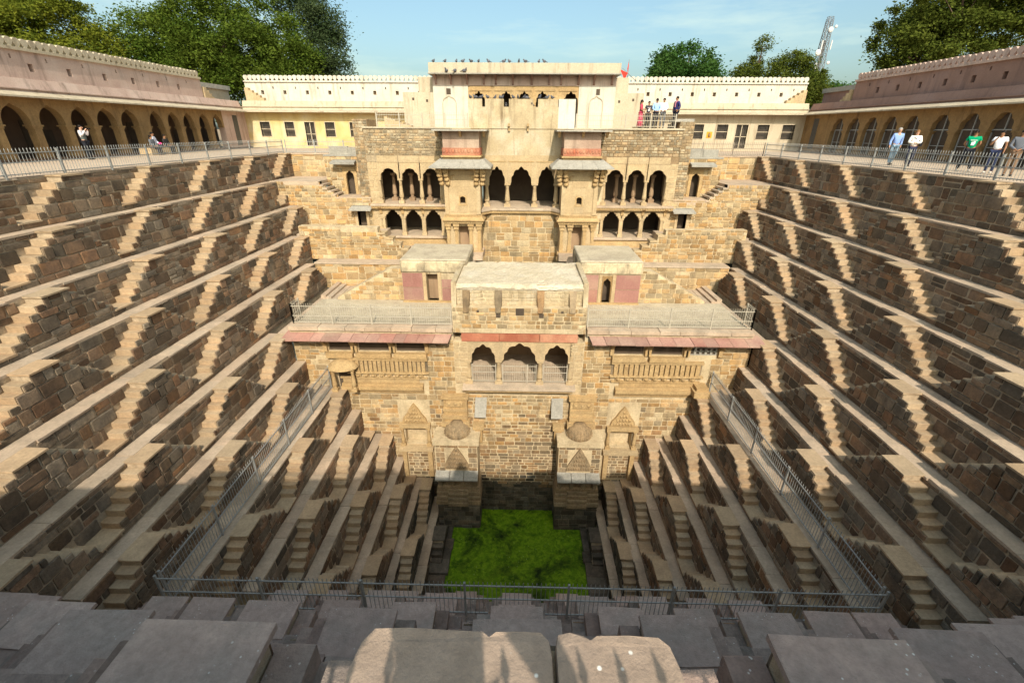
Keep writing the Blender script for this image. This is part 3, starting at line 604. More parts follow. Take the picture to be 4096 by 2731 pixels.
# ------------------------------------------------------------------ lower pavilion over the water
YF = 20.6
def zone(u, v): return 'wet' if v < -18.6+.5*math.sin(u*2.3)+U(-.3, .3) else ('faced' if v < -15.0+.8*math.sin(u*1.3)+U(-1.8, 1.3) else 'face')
lp = thing('lower_pavilion', 'sandstone water pavilion with three cusped arches above the green pool', 'pavilion', (0, YF, -21.5), kind='thing')
WIN = {-1: [(-9.69, -8.54), (-8.17, -6.60), (-6.24, -4.79)], 1: [(4.77, 6.26), (6.63, 8.20), (8.55, 9.92)]}
core = MB(); wetc = MB()
for sg in (-1, 1):
    hs = [(a, b, -10.2, -9.42) for a, b in WIN[sg]]
    x0, x1 = (-11.45, -3.3) if sg < 0 else (3.25, 11.55)
    nb0 = (-6.25, -5.05) if sg < 0 else (5.05, 6.25)
    hs += [(nb0[0], nb0[1], -15.95, -14.75)]
    wall_cells(core, x0, x1, YF, YF+.9, -18.7, -8.95, hs); wetc.box(x0, x1, YF, YF+.9, -21.6, -18.7)
    for a, b in WIN[sg]:
        mb = MB(); mb.box(a-.05, b+.05, YF+.12, YF+2.4, -10.35, -9.3); mb.build('room_shade', M['void'], lp)  # dark block close behind the window stands for the room's shade
    core.box(nb0[0], nb0[1], YF+.45, YF+.9, -16, -14.7)
    skip = hs + [(x0, x1, -9.5, -8.9), (nb0[0]-.25, nb0[1]+.25, -18.2, -13.1), ((-9.7, -4.75) if sg < 0 else (4.75, 9.7))+(-12.62, -10.2), (-4.7 if sg < 0 else 2.2, -2.2 if sg < 0 else 4.75, -21, -14.9)]
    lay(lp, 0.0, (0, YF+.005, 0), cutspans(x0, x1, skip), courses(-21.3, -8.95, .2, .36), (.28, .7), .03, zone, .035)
wall_cells(core, -3.3, 3.25, YF, YF+.8, -18.6, -12.02, []); wetc.box(-3.3, 3.25, YF, YF+.8, -21.6, -18.6)
core.build('wall', M['facemortar'], lp); wetc.build('wet_wall_foot', M['wetmortar'], lp)
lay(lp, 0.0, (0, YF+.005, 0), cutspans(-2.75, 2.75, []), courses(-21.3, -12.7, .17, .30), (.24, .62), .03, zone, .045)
# central block above the arches
cb = MB(); cb.box(-3.3, 3.25, YF-.03, YF+4.2, -9.1, -7.75); cb.box(-3.15, 3.1, YF+.35, YF+4.2, -7.8, -6.85); cb.build('upper_block', M['facemortar'], lp)
lay(lp, 0.0, (0, YF-.035, 0), cutspans(-3.3, 3.25, [(-.18, .18, -8.1, -7.8), (-1.15, -.95, -8.25, -8.05), (.95, 1.15, -8.25, -8.05), (-2.95, 2.9, -9.16, -9.06)]), courses(-9.1, -7.75, .17, .26), (.22, .55), .025, 'face', .045)
lay(lp, 0.0, (0, YF+.345, 0), cutspans(-3.1, 3.05, []), courses(-7.75, -7.0, .15, .24), (.22, .5), .025, 'plaster', .04)
mb = MB(); nx_, ny_ = 40, 24; rr = np.random.RandomState(5); hz = rr.normal(size=(nx_+1, ny_+1))*.012+.03*np.sin(np.linspace(0, 7, nx_+1))[:, None]*np.cos(np.linspace(0, 5, ny_+1))[None, :]
V = []
for i_ in range(nx_+1):
    for j_ in range(ny_+1):
        fy = 0.3+4.2*j_/ny_; zt_ = -6.72+hz[i_, j_]-(.10+.10*rr.rand() if j_ == 0 else (.03*rr.rand() if j_ == 1 else 0)); V.append((-3.2+6.35*i_/nx_, YF+fy-(.03*rr.rand() if j_ == 0 else 0), zt_))
Fs = [(i_*(ny_+1)+j_, (i_+1)*(ny_+1)+j_, (i_+1)*(ny_+1)+j_+1, i_*(ny_+1)+j_+1) for i_ in range(nx_) for j_ in range(ny_)]
b0 = len(V); V += [(V[i_*(ny_+1)][0], YF+.33, -7.0) for i_ in range(nx_+1)]; Fs += [(b0+i_, b0+i_+1, (i_+1)*(ny_+1), i_*(ny_+1)) for i_ in range(nx_)]
mb.add(V, Fs); mb.build('block_roof', M['limetop'], lp)
for x in (-3.22, 3.17):
    mb = MB(); mb.hexa([(x-.12, YF+.1, -7.75), (x+.12, YF+.1, -7.75), (x+.12, YF+4, -7.75), (x-.12, YF+4, -7.75)], [(x-.12, YF+.35, -6.6), (x+.12, YF+.35, -6.6), (x+.12, YF+4, -6.55), (x-.12, YF+4, -6.55)]); mb.build('side_parapet', M['plaster'], lp)
for x in (-2.62, -1.05, 1.0, 2.55):
    mb = MB()
    mb.hexa([(x-.13, YF-.14, -7.98), (x+.13, YF-.14, -7.98), (x+.16, YF+.1, -7.98), (x-.16, YF+.1, -7.98)], [(x-.16, YF+.1, -7.3), (x+.16, YF+.1, -7.3), (x+.2, YF+.5, -6.75), (x-.2, YF+.5, -6.75)]); mb.build('drain_chute', M['faced'], lp)
for x0, x1, z0, z1 in ((-.2, .2, -8.12, -7.78), (-1.16, -.94, -8.25, -8.05), (.94, 1.16, -8.25, -8.05), (-2.1, -1.98, -8.0, -7.88), (2.0, 2.12, -8.0, -7.88)):
    mb = MB(); mb.box(x0, x1, YF-.07, YF+.1, z0, z1); mb.build('wall_hole', M['void'], lp)
# arcade with three cusped arches
for k, (a, b) in enumerate(((-2.9, -1.02), (-1.0, 1.0), (1.02, 2.88))):
    mb = MB(); mb.box(a, b, YF-.06, YF+.3, -9.55, -9.13, .008); mb.build('red_panel', M['red'], lp)
for cx, w, za, x0, x1 in ((-1.84, .62, -9.78, -2.62, -1.05), (.01, .84, -9.70, -1.05, 1.07), (1.89, .62, -9.78, 1.07, 2.66)):
    mb = MB(); arch_panel(mb, cx, w, -10.62, za, -9.55, x0, x1, YF, YF+.22, -10.66, .09, 5, .05); mb.build('cusped_arch', M['pale'], lp)
for x in (-3.3+.34, 3.25-.34):
    mb = MB(); mb.box(x-.34, x+.34, YF, YF+1.0, -12.0, -9.55); mb.build('pier', M['facemortar'], lp)
    lay(lp, 0.0, (0, YF+.005, 0), cutspans(x-.34, x+.34, []), courses(-12.0, -9.6, .2, .36), (.25, .45), .025, 'pale', .03)
def column(par, x, y, zb, zt, r, m, name='column'):
    h = zt-zb; mb = MB()
    mb.box(x-r*1.5, x+r*1.5, y-r*1.5, y+r*1.5, zb, zb+.13*h)
    mb.lathe(x, y, [(r*1.35, zb+.13*h), (r*.85, zb+.17*h), (r*.75, zb+.2*h), (r*1.2, zb+.24*h), (r*1.3, zb+.3*h), (r*1.1, zb+.42*h), (r*.92, zb+.62*h), (r*.8, zb+.82*h), (r*.95, zb+.84*h), (r*.8, zb+.86*h), (r*1.15, zb+.92*h)], 12)
    mb.box(x-r*1.25, x+r*1.25, y-r*1.25, y+r*1.25, zb+.92*h, zt); return mb.build(name, m, par)
for x in (-1.05, 1.07, -2.6, 2.64): column(lp, x, YF+.1, -12.0, -10.62, .13, M['pale'])
mb = MB(); mb.box(-2.9, 2.9, YF-.5, YF+4, -12.14, -11.98, .006); mb.build('balcony_floor', M['ledge'], lp)
mb = MB(); mb.box(-2.75, 2.75, YF-.38, YF+.1, -12.3, -12.14); mb.box(-2.6, 2.6, YF-.2, YF+.1, -12.45, -12.3); mb.build('balcony_moulding', M['carved'], lp)
mb = MB(); mb.box(-2.9, 2.9, YF+3.4, YF+3.6, -12, -9.4); mb.box(-2.95, -2.85, YF+1, YF+3.5, -12, -9.4); mb.box(2.85, 2.95, YF+1, YF+3.5, -12, -9.4); mb.box(-3, 3, YF+.3, YF+3.6, -9.5, -9.4); mb.build('inner_room', M['inner'], lp)
mb = MB(); mb.box(-.28, .12, YF+3.36, YF+3.42, -10.75, -10.3); mb.build('inner_window', M['void'], lp)
def gate(x0, x1, y, z0, z1, label, m='ironw', sp=.115, door=None):
    g = thing('arch_gate', label, 'gate', ((x0+x1)/2, y, z0), 'gates in the pavilion arches', 'thing')
    mb = MB(); x = x0+sp/2
    while x < x1: mb.tube((x, y, z0+.02), (x, y, z1), .011, 4, .006); x += sp
    o = mb.build('bars', M[m], g, 'stuff')
    for z in (z0+.1, z0+.55*(z1-z0), z1-.16):
        mb = MB(); mb.box(x0, x1, y-.014, y+.014, z-.014, z+.014); mb.build('rail', M[m], g)
    for x in (x0, x1): mb = MB(); mb.box(x-.018, x+.018, y-.018, y+.018, z0, z1-.05); mb.build('post', M[m], g)
    if door: mb = MB(); mb.box(door-.02, door+.02, y-.03, y+.02, z0, z1-.04); mb.build('gate_stile', M[m], g)
gate(-2.44, -1.2, YF+.05, -11.95, -10.82, 'iron bar gate in the first pavilion arch, by the left eave')
gate(-.86, .88, YF+.05, -11.95, -10.82, 'wide iron bar gate in the middle pavilion arch', door=.42)
gate(1.24, 2.48, YF+.05, -11.95, -10.82, 'iron bar gate in the third pavilion arch, by the right eave')
# wings: roofs, eaves, windows, carved parapets
for sg in (-1, 1):
    q = lambda a, b: (min(sg*a, sg*b), max(sg*a, sg*b))
    mb = MB(); mb.box(*q(12.15, 11.42), YF+.02, 28.2, -9.7, -9.27); mb.build('side_passage', M['ledge'], lp)
    x0, x1 = q(11.4, 3.3)
    mb = MB(); mb.box(x0, x1, YF-.02, 24.6, -9.3, -8.86); mb.build('wing_roof', M['roof'], lp)
    mb = MB(); mb.box(x0, x1, 24.6, 28.2, -9.5, -9.22); mb.build('back_passage', M['ledge'], lp)
    xx = x0
    while xx < x1-.05:
        L = U(.9, 1.5); L = x1-xx if x1-xx-L < .5 else L
        mb = MB(); mb.box(xx+.01, xx+L-.01, YF-.3, YF+.35, -8.98, -8.80+U(-.015, .02), .006); mb.build('coping_stone', M['ledge'], lp); xx += L
    mb = MB(); mb.box(x0, x1, YF-.2, YF+.1, -9.12, -8.98); mb.build('cornice', M['plaster'], lp)
    xx = x0-.15; xe = x1-.02 if sg < 0 else x1+.35
    if sg > 0: xx = x0+.08
    while xx < xe-.05:
        L = U(.55, .85); L = xe-xx if xe-xx-L < .35 else L; s = .12
        dz = U(-.012, .012); a, b = xx+.008, xx+L-.008; sk = .16*sg*0
        mb = MB(); lo = -.14 if sg < 0 else .14
        mb.hexa([(a+lo, YF-.74, -9.37+dz), (b+lo, YF-.74, -9.37+dz), (b, YF+.05, -9.12+dz), (a, YF+.05, -9.12+dz)], [(a+lo, YF-.74, -9.31+dz), (b+lo, YF-.74, -9.31+dz), (b, YF+.05, -9.05+dz), (a, YF+.05, -9.05+dz)])
        mb.build('eave_slab', M['eave'], lp); xx += L
    for a, b in WIN[sg]:
        if sg > 0 and a > 8.4:
            mb = MB(); hs = [(8.62+.27*i, 8.78+.27*i, -9.62-.2*j-.14, -9.62-.2*j) for i in range(5) for j in range(3)]
            wall_cells(mb, a, b, YF+.05, YF+.13, -10.2, -9.42, hs); mb.build('lattice_panel', M['grey'], lp); continue
        mb = MB(); mb.box(a-.1, b+.1, YF-.26, YF+.11, -10.5, -10.24, .01); mb.build('window_sill', M['carved'], lp)
    for x in sorted({w_ for p in WIN[sg] for w_ in p}):
        s2 = -1 if x in [p[0] for p in WIN[sg]] else 1
        mb = MB(); mb.box(x+s2*.03, x+s2*.22, YF-.16, YF+.05, -10.2, -9.4); mb.prism([(YF-.5, -9.45), (YF+.02, -9.45), (YF+.02, -10.1)], x+s2*.05, x+s2*.19, 'x'); mb.build('bracket', M['carved'], lp)
    # carved balustrade: upright panels
    a, b = (4.8, 8.65) if sg < 0 else (4.8, 9.2)
    n = 17; 
    for k in range(n):
        xa = sg*(a+(b-a)*k/n); xb = sg*(a+(b-a)*(k+1)/n); xa, xb = min(xa, xb), max(xa, xb)
        mb = MB(); mb.box(xa+.03, xb-.03, YF-.15, YF, -11.36, -10.64, .004); mb.box(xa+.05, xb-.05, YF-.155, YF-.12, -11.28, -10.98); mb.ell(((xa+xb)/2, YF-.13, -10.82), (.06, .04, .07), 6, 5); mb.build('carved_panel', M['carved'], lp)
    mb = MB(); mb.box(*q(a-.1, b+.1), YF-.04, YF+.02, -11.36, -10.6); mb.build('shaded_balustrade_back', M['faced'], lp); mb = MB(); mb.box(*q(a-.12, b+.12), YF-.19, YF, -10.66, -10.52); mb.box(*q(a-.15, b+.2), YF-.2, YF, -11.42, -11.34); mb.build('balustrade_rail', M['carved'], lp)  # darker backing puts shade into the gaps between the panels
    for k in range(9):
        x = sg*(a+.3+(b-a-.6)*k/8); mb = MB(); mb.box(x-.13, x+.13, YF-.12, YF, -11.64, -11.44); mb.lathe(x, YF-.13, [(.075, -11.6), (.1, -11.54), (.075, -11.48)], 8, False); mb.build('frieze_boss', M['carved'], lp)
    mb = MB(); mb.box(*q(4.75, 9.3), YF-.12, YF+.02, -11.75, -11.66); mb.box(*q(5.2, 9.2), YF-.06, YF+.02, -12.0, -11.75); mb.box(*q(5.0, 9.25), YF-.32, YF+.02, -12.3, -12.12); mb.box(*q(5.0, 9.2), YF-.24, YF+.02, -12.4, -12.3); mb.box(*q(5.0, 9.2), YF-.08, YF+.02, -12.62, -12.4); mb.box(*q(5.0, 9.25), YF-.2, YF+.02, -12.12, -12.02); mb.build('string_course', M['carved'], lp)
    for k in range(16):
        x = sg*(5.15+.26*k); mb = MB(); mb.box(x-.09, x+.09, YF-.11, YF, -12.57, -12.43); mb.ell((x, YF-.1, -12.5), (.045, .03, .045), 6, 4); mb.build('frieze_tile', M['carved'], lp)
    # pier with capital, leaning slab
    mb = MB(); mb.box(*q(3.95, 2.72), YF-.35, YF, -14.4, -12.75); mb.box(*q(4.05, 2.62), YF-.45, YF, -12.75, -12.6); mb.box(*q(3.8, 2.9), YF-.42, YF, -13.2, -12.85); mb.box(*q(4.0, 2.7), YF-.42, YF, -13.5, -13.35); mb.box(*q(4.05, 2.7), YF-.48, YF, -13.95, -13.75); mb.box(*q(4.1, 2.6), YF-.55, YF, -14.4, -14.15); mb.build('pilaster', M['carved'], lp)
    for k in range(3): mb = MB(); x = sg*(3.0+.33*k); mb.box(x-.12, x+.12, YF-.46, YF-.4, -13.16, -12.9); mb.ell((x, YF-.46, -13.03), (.08, .03, .1), 6, 5); mb.build('relief_tile', M['carved'], lp)
    mb = MB(); x = sg*2.02
    mb.hexa([(x-.30, YF-.62, -13.72), (x+.30, YF-.62, -13.72), (x+.3, YF-.45, -13.76), (x-.3, YF-.45, -13.76)], [(x-.28, YF-.06, -12.82), (x+.34, YF-.06, -12.80), (x+.34, YF+.08, -12.86), (x-.28, YF+.08, -12.86)]); mb.build('leaning_slab', M['grey'], lp)
    mb = MB(); x = sg*2.15; mb.box(x-.3, x+.3, YF-.5, YF, -14.6, -14.35); mb.box(x-.2, x+.2, YF-.4, YF, -15.5, -14.6); mb.build('bracket', M['carved'], lp)
    # projecting shrine with dome
    c = sg*3.27; yT = 19.3
    mb = MB(); mb.box(c-1.12, c+1.12, yT, YF, -16.75, -14.78); mb.box(c-1.22, c+1.22, yT-.08, YF, -14.98, -14.74); mb.build('shrine_body', M['facemortar'], lp)
    lay(lp, 0.0, (0, yT+.005, 0), cutspans(c-1.1, c+1.1, [(c-.62, c+.62, -16.6, -15.3)]), courses(-16.7, -14.98, .24, .36), (.3, .6), .025, 'faced', .03)
    mb = MB(); mb.lathe(c, yT+.72, [(.62, -14.76), (.67, -14.64), (.66, -14.46), (.56, -14.28), (.4, -14.16), (.34, -14.15), (.33, -14.08), (.22, -14.04), (.1, -14.02)], 20)
    for k in range(20): a_ = 2*math.pi*k/20; mb.tube((c+.67*math.cos(a_), yT+.72+.67*math.sin(a_), -14.66), (c+.54*math.cos(a_), yT+.72+.54*math.sin(a_), -14.26), .06, 5, .045)
    mb.build('dome', M['carvedd'], lp)
    ped = [(c-.66, -16.5), (c+.66, -16.5), (c+.62, -16.2), (c+.5, -15.95), (c+.38, -15.7), (c+.24, -15.45), (c+.1, -15.2), (c, -15.02), (c-.1, -15.2), (c-.24, -15.45), (c-.38, -15.7), (c-.5, -15.95), (c-.62, -16.2)]
    mb = MB(); mb.prism(ped, yT-.12, yT+.02)
    for k in range(5):
        for s_ in range(-(4-k), 5-k): mb.ell((c+s_*.13, yT-.13, -16.35+.28*k), (.055, .05, .1), 6, 5)
    mb.build('pediment', M['carvedd'], lp)
    for k in range(3):
        xa = c-1.15+.77*k; mb = MB(); mb.hexa([(xa, yT-.5, -17.0), (xa+.74, yT-.5, -17.0), (xa+.74, yT, -16.86), (xa, yT, -16.86)], [(xa, yT-.5, -16.93), (xa+.74, yT-.5, -16.93), (xa+.74, yT, -16.68), (xa, yT, -16.68)]); mb.build('shrine_eave', M['grey'], lp)
    mb = MB(); mb.box(c-1.1, c+1.1, yT+.12, YF, -17.9, -16.75)
    for s_ in (-.95, -.32, .32, .95): mb.box(c+s_-.1, c+s_+.1, yT-.02, yT+.15, -17.85, -16.9)
    mb.box(c-1.15, c+1.15, yT-.04, YF, -17.95, -17.82); mb.build('shrine_niche', M['carvedd'], lp)
    mb = MB(); mb.ell((c, yT+.1, -17.35), (.2, .1, .36), 8, 6); mb.ell((c, yT+.08, -16.98), (.1, .08, .1), 8, 6); mb.build('relief_figure', M['carvedd'], lp)
    for k, (e, za, zb) in enumerate(((.02, -18.15, -17.95), (.1, -18.3, -18.15), (.04, -18.42, -18.3), (.16, -18.6, -18.42), (.08, -18.72, -18.6), (.2, -18.95, -18.72))):
        mb = MB(); mb.box(c-1.15-e*.4, c+1.15+e*.4, yT-e, YF, za, zb, .008); mb.box(c-.55, c+.55, yT-e-.14, yT-e, za+.01, zb-.01); mb.build('plinth_moulding', M['carvedd'], lp)
    mb = MB(); mb.box(c-1.15, c+1.15, yT-.14, YF, -21.6, -18.95); mb.build('shrine_base', M['wet'], lp)
    lay(lp, 0.0, (0, yT-.135, 0), cutspans(c-1.18, c+1.18, []), courses(-21.2, -18.95, .26, .4), (.35, .8), .03, 'wet', .02)
    for an, xs_ in ((math.pi/2, c+1.15), (-math.pi/2, c-1.15)):
        lay(lp, an, (xs_, yT-.1 if an > 0 else YF, 0), cutspans(0, YF-yT, []), courses(-21.2, -18.95, .26, .4), (.35, .7), .02, 'wet', .02)
    # niche aedicule between shrine and stairs
    c = sg*5.65
    ped = [(c-.68, -14.45), (c+.68, -14.45), (c+.62, -14.2), (c+.4, -13.9), (c+.28, -13.65), (c+.12, -13.4), (c, -13.25), (c-.12, -13.4), (c-.28, -13.65), (c-.4, -13.9), (c-.62, -14.2)]
    mb = MB(); mb.prism(ped, YF-.16, YF+.02)
    for k in range(4):
        for s_ in range(-(3-k), 4-k): mb.ell((c+s_*.16, YF-.17, -14.32+.25*k), (.07, .05, .1), 6, 5)
    mb.build('pediment', M['carved'], lp)
    mb = MB(); mb.box(c-.85, c+.85, YF-.28, YF, -14.72, -14.5); mb.build('niche_lintel', M['carved'], lp)
    for s_ in (-.72, .72):
        column(lp, c+s_, YF-.12, -15.95, -14.72, .09, M['carved'], 'niche_column')
        mb = MB(); mb.box(c+s_-.12, c+s_+.12, YF-.22, YF, -18.1, -16.25, .008); mb.build('niche_pillar', M['carved'], lp)
    mb = MB(); mb.box(c-.95, c+.95, YF-.42, YF, -16.2, -15.98, .012); mb.build('niche_shelf', M['pale'], lp)
    lay(lp, 0.0, (0, YF+.005, 0), cutspans(c-.6, c+.6, []), courses(-18.15, -16.2, .16, .26), (.22, .5), .02, 'faced', .045)
mb = MB()                                               # little half-domed porch where the lower path meets the wall
c = -9.0
mb.lathe(c, YF-.25, [(.78, -10.98), (.74, -10.9), (.55, -10.7), (.3, -10.58), (.1, -10.54)], 16, False, sy=.8); mb.build('porch_canopy', M['carved'], lp)
for s_ in (-.5, .5): column(lp, c+s_, YF-.45, -12.3, -11.0, .1, M['carved'], 'porch_column')
mb = MB(); mb.box(c-.4, c+.4, YF-.03, YF+.02, -12.3, -11.1); mb.build('porch_doorway', M['void'], lp)
mb = MB(); mb.box(8.9, 9.7, YF-.7, YF, -12.3, -11.95, .01); mb.box(9.0, 9.6, YF-.6, YF, -11.95, -11.75, .01); mb.build('offering_block', M['carved'], lp)

# ------------------------------------------------------------------ two rose coloured chambers on the roof
for sg, sd in ((-1, 'left'), (1, 'right')):
    a, b = (-6.62, -3.0) if sg < 0 else (3.3, 6.68)
    t = thing('roof_chamber', 'small rose plastered chamber %s, beside the %s wing roof' % ('with a square doorway' if sg < 0 else 'with a cusped doorway', sd), 'chamber', ((a+b)/2, 24.4, -8.86), 'chambers on the pavilion roof', 'thing')
    d0, d1 = (-5.25, -4.62) if sg < 0 else (4.55, 5.1)
    mb = MB(); wall_cells(mb, a, b, 24.4, 28.1, -8.86, -7.05, [(d0, d1, -8.86, -7.25)]); mb.build('wall', M['plaster'], t)
    mb = MB(); mb.box(d0-.01, d1+.01, 24.95, 27, -8.86, -7.2); mb.build('doorway_back', M['void'] if sg > 0 else M['inner'], t)
    if sg > 0: mb = MB(); arch_panel(mb, (d0+d1)/2, .22, -7.75, -7.42, -7.25, d0, d1, 24.36, 24.6, -8.86, .12, 3, .04); mb.build('door_frame', M['ochre'], t)
    for x in (d0-.1, d1+.1):
        mb = MB(); mb.box(x-.09, x+.09, 24.33, 24.4, -8.82, -7.15); mb.build('door_jamb', M['pale'], t)
    for x0, x1, z0, z1, m in ((a+.02, d0-.22, -8.8, -8.05, 'redwall'), (a+.02, d0-.22, -8.02, -7.2, 'redwall'), (d1+.22, b-.02, -8.8, -8.05, 'redwall'), (d1+.22, b-.02, -8.02, -7.55 if sg < 0 else -7.2, 'redwall')):
        mb = MB(); mb.box(x0, x1, 24.375, 24.4, z0, z1); mb.build('rose_panel', M[m], t)
    mb = MB(); mb.cbox(a-.06, b+.06, 24.3, 28.1, -7.1, -6.45, .12); mb.build('roof_block', M['stain'], t)
    mb = MB(); mb.cbox(a-.03, b+.03, 24.33, 28.1, -6.48, -6.40, .05); mb.build('roof_top', M['roof'], t)
    mb = MB(); mb.box(a, b, 24.2, 24.4, -8.88, -8.78); 
    for k in range(12): mb.box(a+.1+(b-a-.2)*k/12, a+.22+(b-a-.2)*k/12, 24.17, 24.2, -8.87, -8.79)
    mb.build('plinth', M['carved'], t)

# ------------------------------------------------------------------ upper palace front
YU = 32.0
up = thing('palace_front', 'tall sandstone palace front with two bay towers and arcades', 'palace', (0, YU, -7.9), kind='thing')
for sg in (-1, 1):
    q = lambda a, b: (min(sg*a, sg*b), max(sg*a, sg*b))
    ar = [(9.47, 8.30), (8.04, 6.90), (6.64, 5.50)] if sg < 0 else [(9.60, 8.42), (8.16, 7.02), (6.76, 5.62)]
    x0, x1 = q(10.25, 4.6)
    mb = MB(); wall_cells(mb, x0, x1, YU, YU+.6, -1.95, .12, []); mb.build('upper_wall', M['faced'], up)
    lay(up, 0.0, (0, YU+.005, 0), cutspans(x0, x1, []), courses(-1.5, .1, .11, .22), (.14, .42), .035, 'rubble', .035)
    for k in range(3):
        a, b = q(*ar[k]); mb = MB(); mb.box(a-.1, b+.1, YU-.03, YU+.1, -1.93, -1.52, .008); mb.build('lintel_stone', M['pale'], up)
    for k, (u, v) in enumerate(ar):
        a, b = q(u, v); c = (a+b)/2
        mb = MB(); arch_panel(mb, c, (b-a)/2, -2.93, -2.3, -1.95, a-.16, b+.16, YU-.01, YU+.25, -3.0, .10, 4, .06); mb.build('cusped_arch', M['pale'], up)
        mb = MB()
        za = -5.43; hw_ = (b-a)/2                              # stepped corbel arch of the lower arcade
        st = [(c-hw_, za), (c-hw_+.1, za+.02), (c-hw_+.13, za+.14), (c-hw_+.24, za+.17), (c-hw_+.27, za+.3), (c-hw_+.38, za+.33), (c-hw_+.42, za+.45)]
        st += [(2*c-x, z) for x, z in st[::-1]]
        for (xa, zA), (xb, zB) in zip(st, st[1:]):
            if xb > xa: mb.prism([(xa, zA), (xb, zB), (xb, -4.86), (xa, -4.86)], YU-.02, YU+.3)
        mb.box(a-.16, a, YU-.02, YU+.3, za, -4.86); mb.box(b, b+.16, YU-.02, YU+.3, za, -4.86); mb.build('corbel_arch', M['pale'], up)
    for x in (ar[0][0]+.12, (ar[0][1]+ar[1][0])/2, (ar[1][1]+ar[2][0])/2, ar[2][1]-.1):
        column(up, sg*x, YU+.12, -4.55, -2.93, .12, M['pale'])
        mb = MB(); X_ = sg*x; mb.box(X_-.13, X_+.13, YU, YU+.26, -6.7, -5.43); mb.box(X_-.17, X_+.17, YU-.03, YU+.3, -6.72, -6.5); mb.box(X_-.17, X_+.17, YU-.03, YU+.3, -5.55, -5.43); mb.build('square_pillar', M['pale'], up)
    for x in ((ar[0][0]+ar[0][1])/2+.1, ar[0][1]-.55, ar[1][1]-.4): column(up, sg*x, YU+1.5, -4.55, -2.7, .13, M['inner'], 'inner_column')
    for x in ((ar[0][1]+ar[1][0])/2, (ar[1][1]+ar[2][0])/2, ar[0][0]+.2):
        X_ = sg*x; mb = MB(); mb.prism([(YU-.4, -4.78), (YU, -4.78), (YU, -5.3), (YU-.08, -5.2), (YU-.12, -4.98)], X_-.09, X_+.09, 'x'); mb.build('bracket', M['carved'], up)
    # jamb masonry at the outer end and beside the tower
    e0, e1 = q(10.25, ar[0][0]+.16)
    for ea, eb in ((e0, e1), q(ar[2][1]-.16, 4.5)): mb = MB(); mb.box(ea, eb, YU, YU+1, -7.75, -1.9); mb.build('end_pier', M['facemortar'], up)
    lay(up, 0.0, (0, YU+.005, 0), cutspans(e0, e1, []), courses(-7.7, -1.9, .25, .45), (.3, .6), .025, 'pale', .025)
    mb = MB(); mb.box(x0, x1, YU-.35, YU+3.2, -4.68, -4.55, .006); mb.build('arcade_floor', M['ledge'], up)
    mb = MB(); mb.box(x0, x1, YU-.28, YU, -4.86, -4.68); 
    k = x0
    while k < x1-.1: mb.prism([(k, -4.7), (k+.16, -4.7), (k+.08, -4.82)], YU-.32, YU-.27); k += .17
    mb.build('frieze', M['carved'], up)
    mb = MB(); mb.box(x0, x1, YU-.25, YU+3.2, -6.85, -6.7, .006); mb.build('lower_floor', M['ledge'], up)
    mb = MB(); mb.box(x0, x1, YU-.12, YU+.1, -7.8, -6.85); mb.build('plinth_wall', M['carved'], up)
    mb = MB(); mb.box(x0, x1, YU+3.0, YU+3.3, -6.8, -1.6); mb.box(x0, x1, YU+.25, YU+3.1, -1.97, -1.6); mb.box(x0, x1, YU+.3, YU+3.1, -4.95, -4.7); mb.box(x0 if sg < 0 else x1-.1, x0+.1 if sg < 0 else x1, YU+.9, YU+3, -6.7, -1.7); mb.build('arcade_room', M['void'], up)  # room coloured near black for the shade behind the arches
    mb = MB(); mb.box(*q(7.0, 6.7), YU+2.95, YU+3.02, -5.9, -5.35); mb.box(*q(9.0, 5.5), YU+2.9, YU+3.02, -4.4, -2.1); mb.build('dark_opening', M['void'], up)
    # bay tower
    c = -3.78 if sg < 0 else 3.70; yb = 30.3
    mb = MB(); wall_cells(mb, c-1.14, c+1.14, yb, YU+.5, -7.95, -5.35, [(c-.34, c+.34, -7.35, -5.72)]); mb.build('bay_lower', M['pale'], up)
    mb = MB(); mb.box(c-.4, c+.4, yb+.6, yb+1.6, -7.4, -5.6); mb.build('bay_doorway', M['inner'], up)
    for e, za, zb in ((.16, -7.95, -7.72), (.08, -7.72, -7.55), (.13, -7.55, -7.36)):
        mb = MB(); wall_cells(mb, c-1.14-e, c+1.14+e, yb-e, yb+.3, za, zb, []); mb.build('bay_plinth', M['carved'], up)
    for s_ in (-1.02, -.48, .48, 1.02):
        mb = MB(); x = c+s_; mb.box(x-.13, x+.13, yb-.14, yb, -7.36, -6.9); mb.box(x-.1, x+.1, yb-.11, yb, -6.9, -5.9); mb.box(x-.16, x+.16, yb-.18, yb, -5.92, -5.7); mb.box(x-.2, x+.2, yb-.24, yb, -5.7, -5.5); mb.build('pilaster', M['carved'], up)
    mb = MB(); mb.box(c-1.3, c+1.3, yb-.3, YU, -5.5, -5.3); mb.hexa([(c-1.4, yb-.42, -5.3), (c+1.4, yb-.42, -5.3), (c+1.4, YU, -5.3), (c-1.4, YU, -5.3)], [(c-1.25, yb-.15, -5.1), (c+1.25, yb-.15, -5.1), (c+1.25, YU, -5.1), (c-1.25, YU, -5.1)])
    for k in range(22): xx = c-1.32+2.64*k/22; mb.box(xx, xx+.06, yb-.44, yb-.3, -5.34, -5.26)
    mb.build('bay_cornice', M['carved'], up)
    mb = MB(); mb.box(c-1.22, c+1.22, yb-.14, YU, -5.1, -4.98)
    for k in range(13): xx = c-1.17+2.3*k/13; mb.prism([(xx, -4.98), (xx+.17, -4.98), (xx+.085, -5.09)], yb-.18, yb-.13)
    mb.build('bay_sill', M['carved'], up)
    mb = MB(); wall_cells(mb, c-1.13, c+1.13, yb, YU, -4.98, -2.0, [(c-.2, c+.2, -4.3, -3.82)]); mb.build('bay_middle', M['pale'], up)
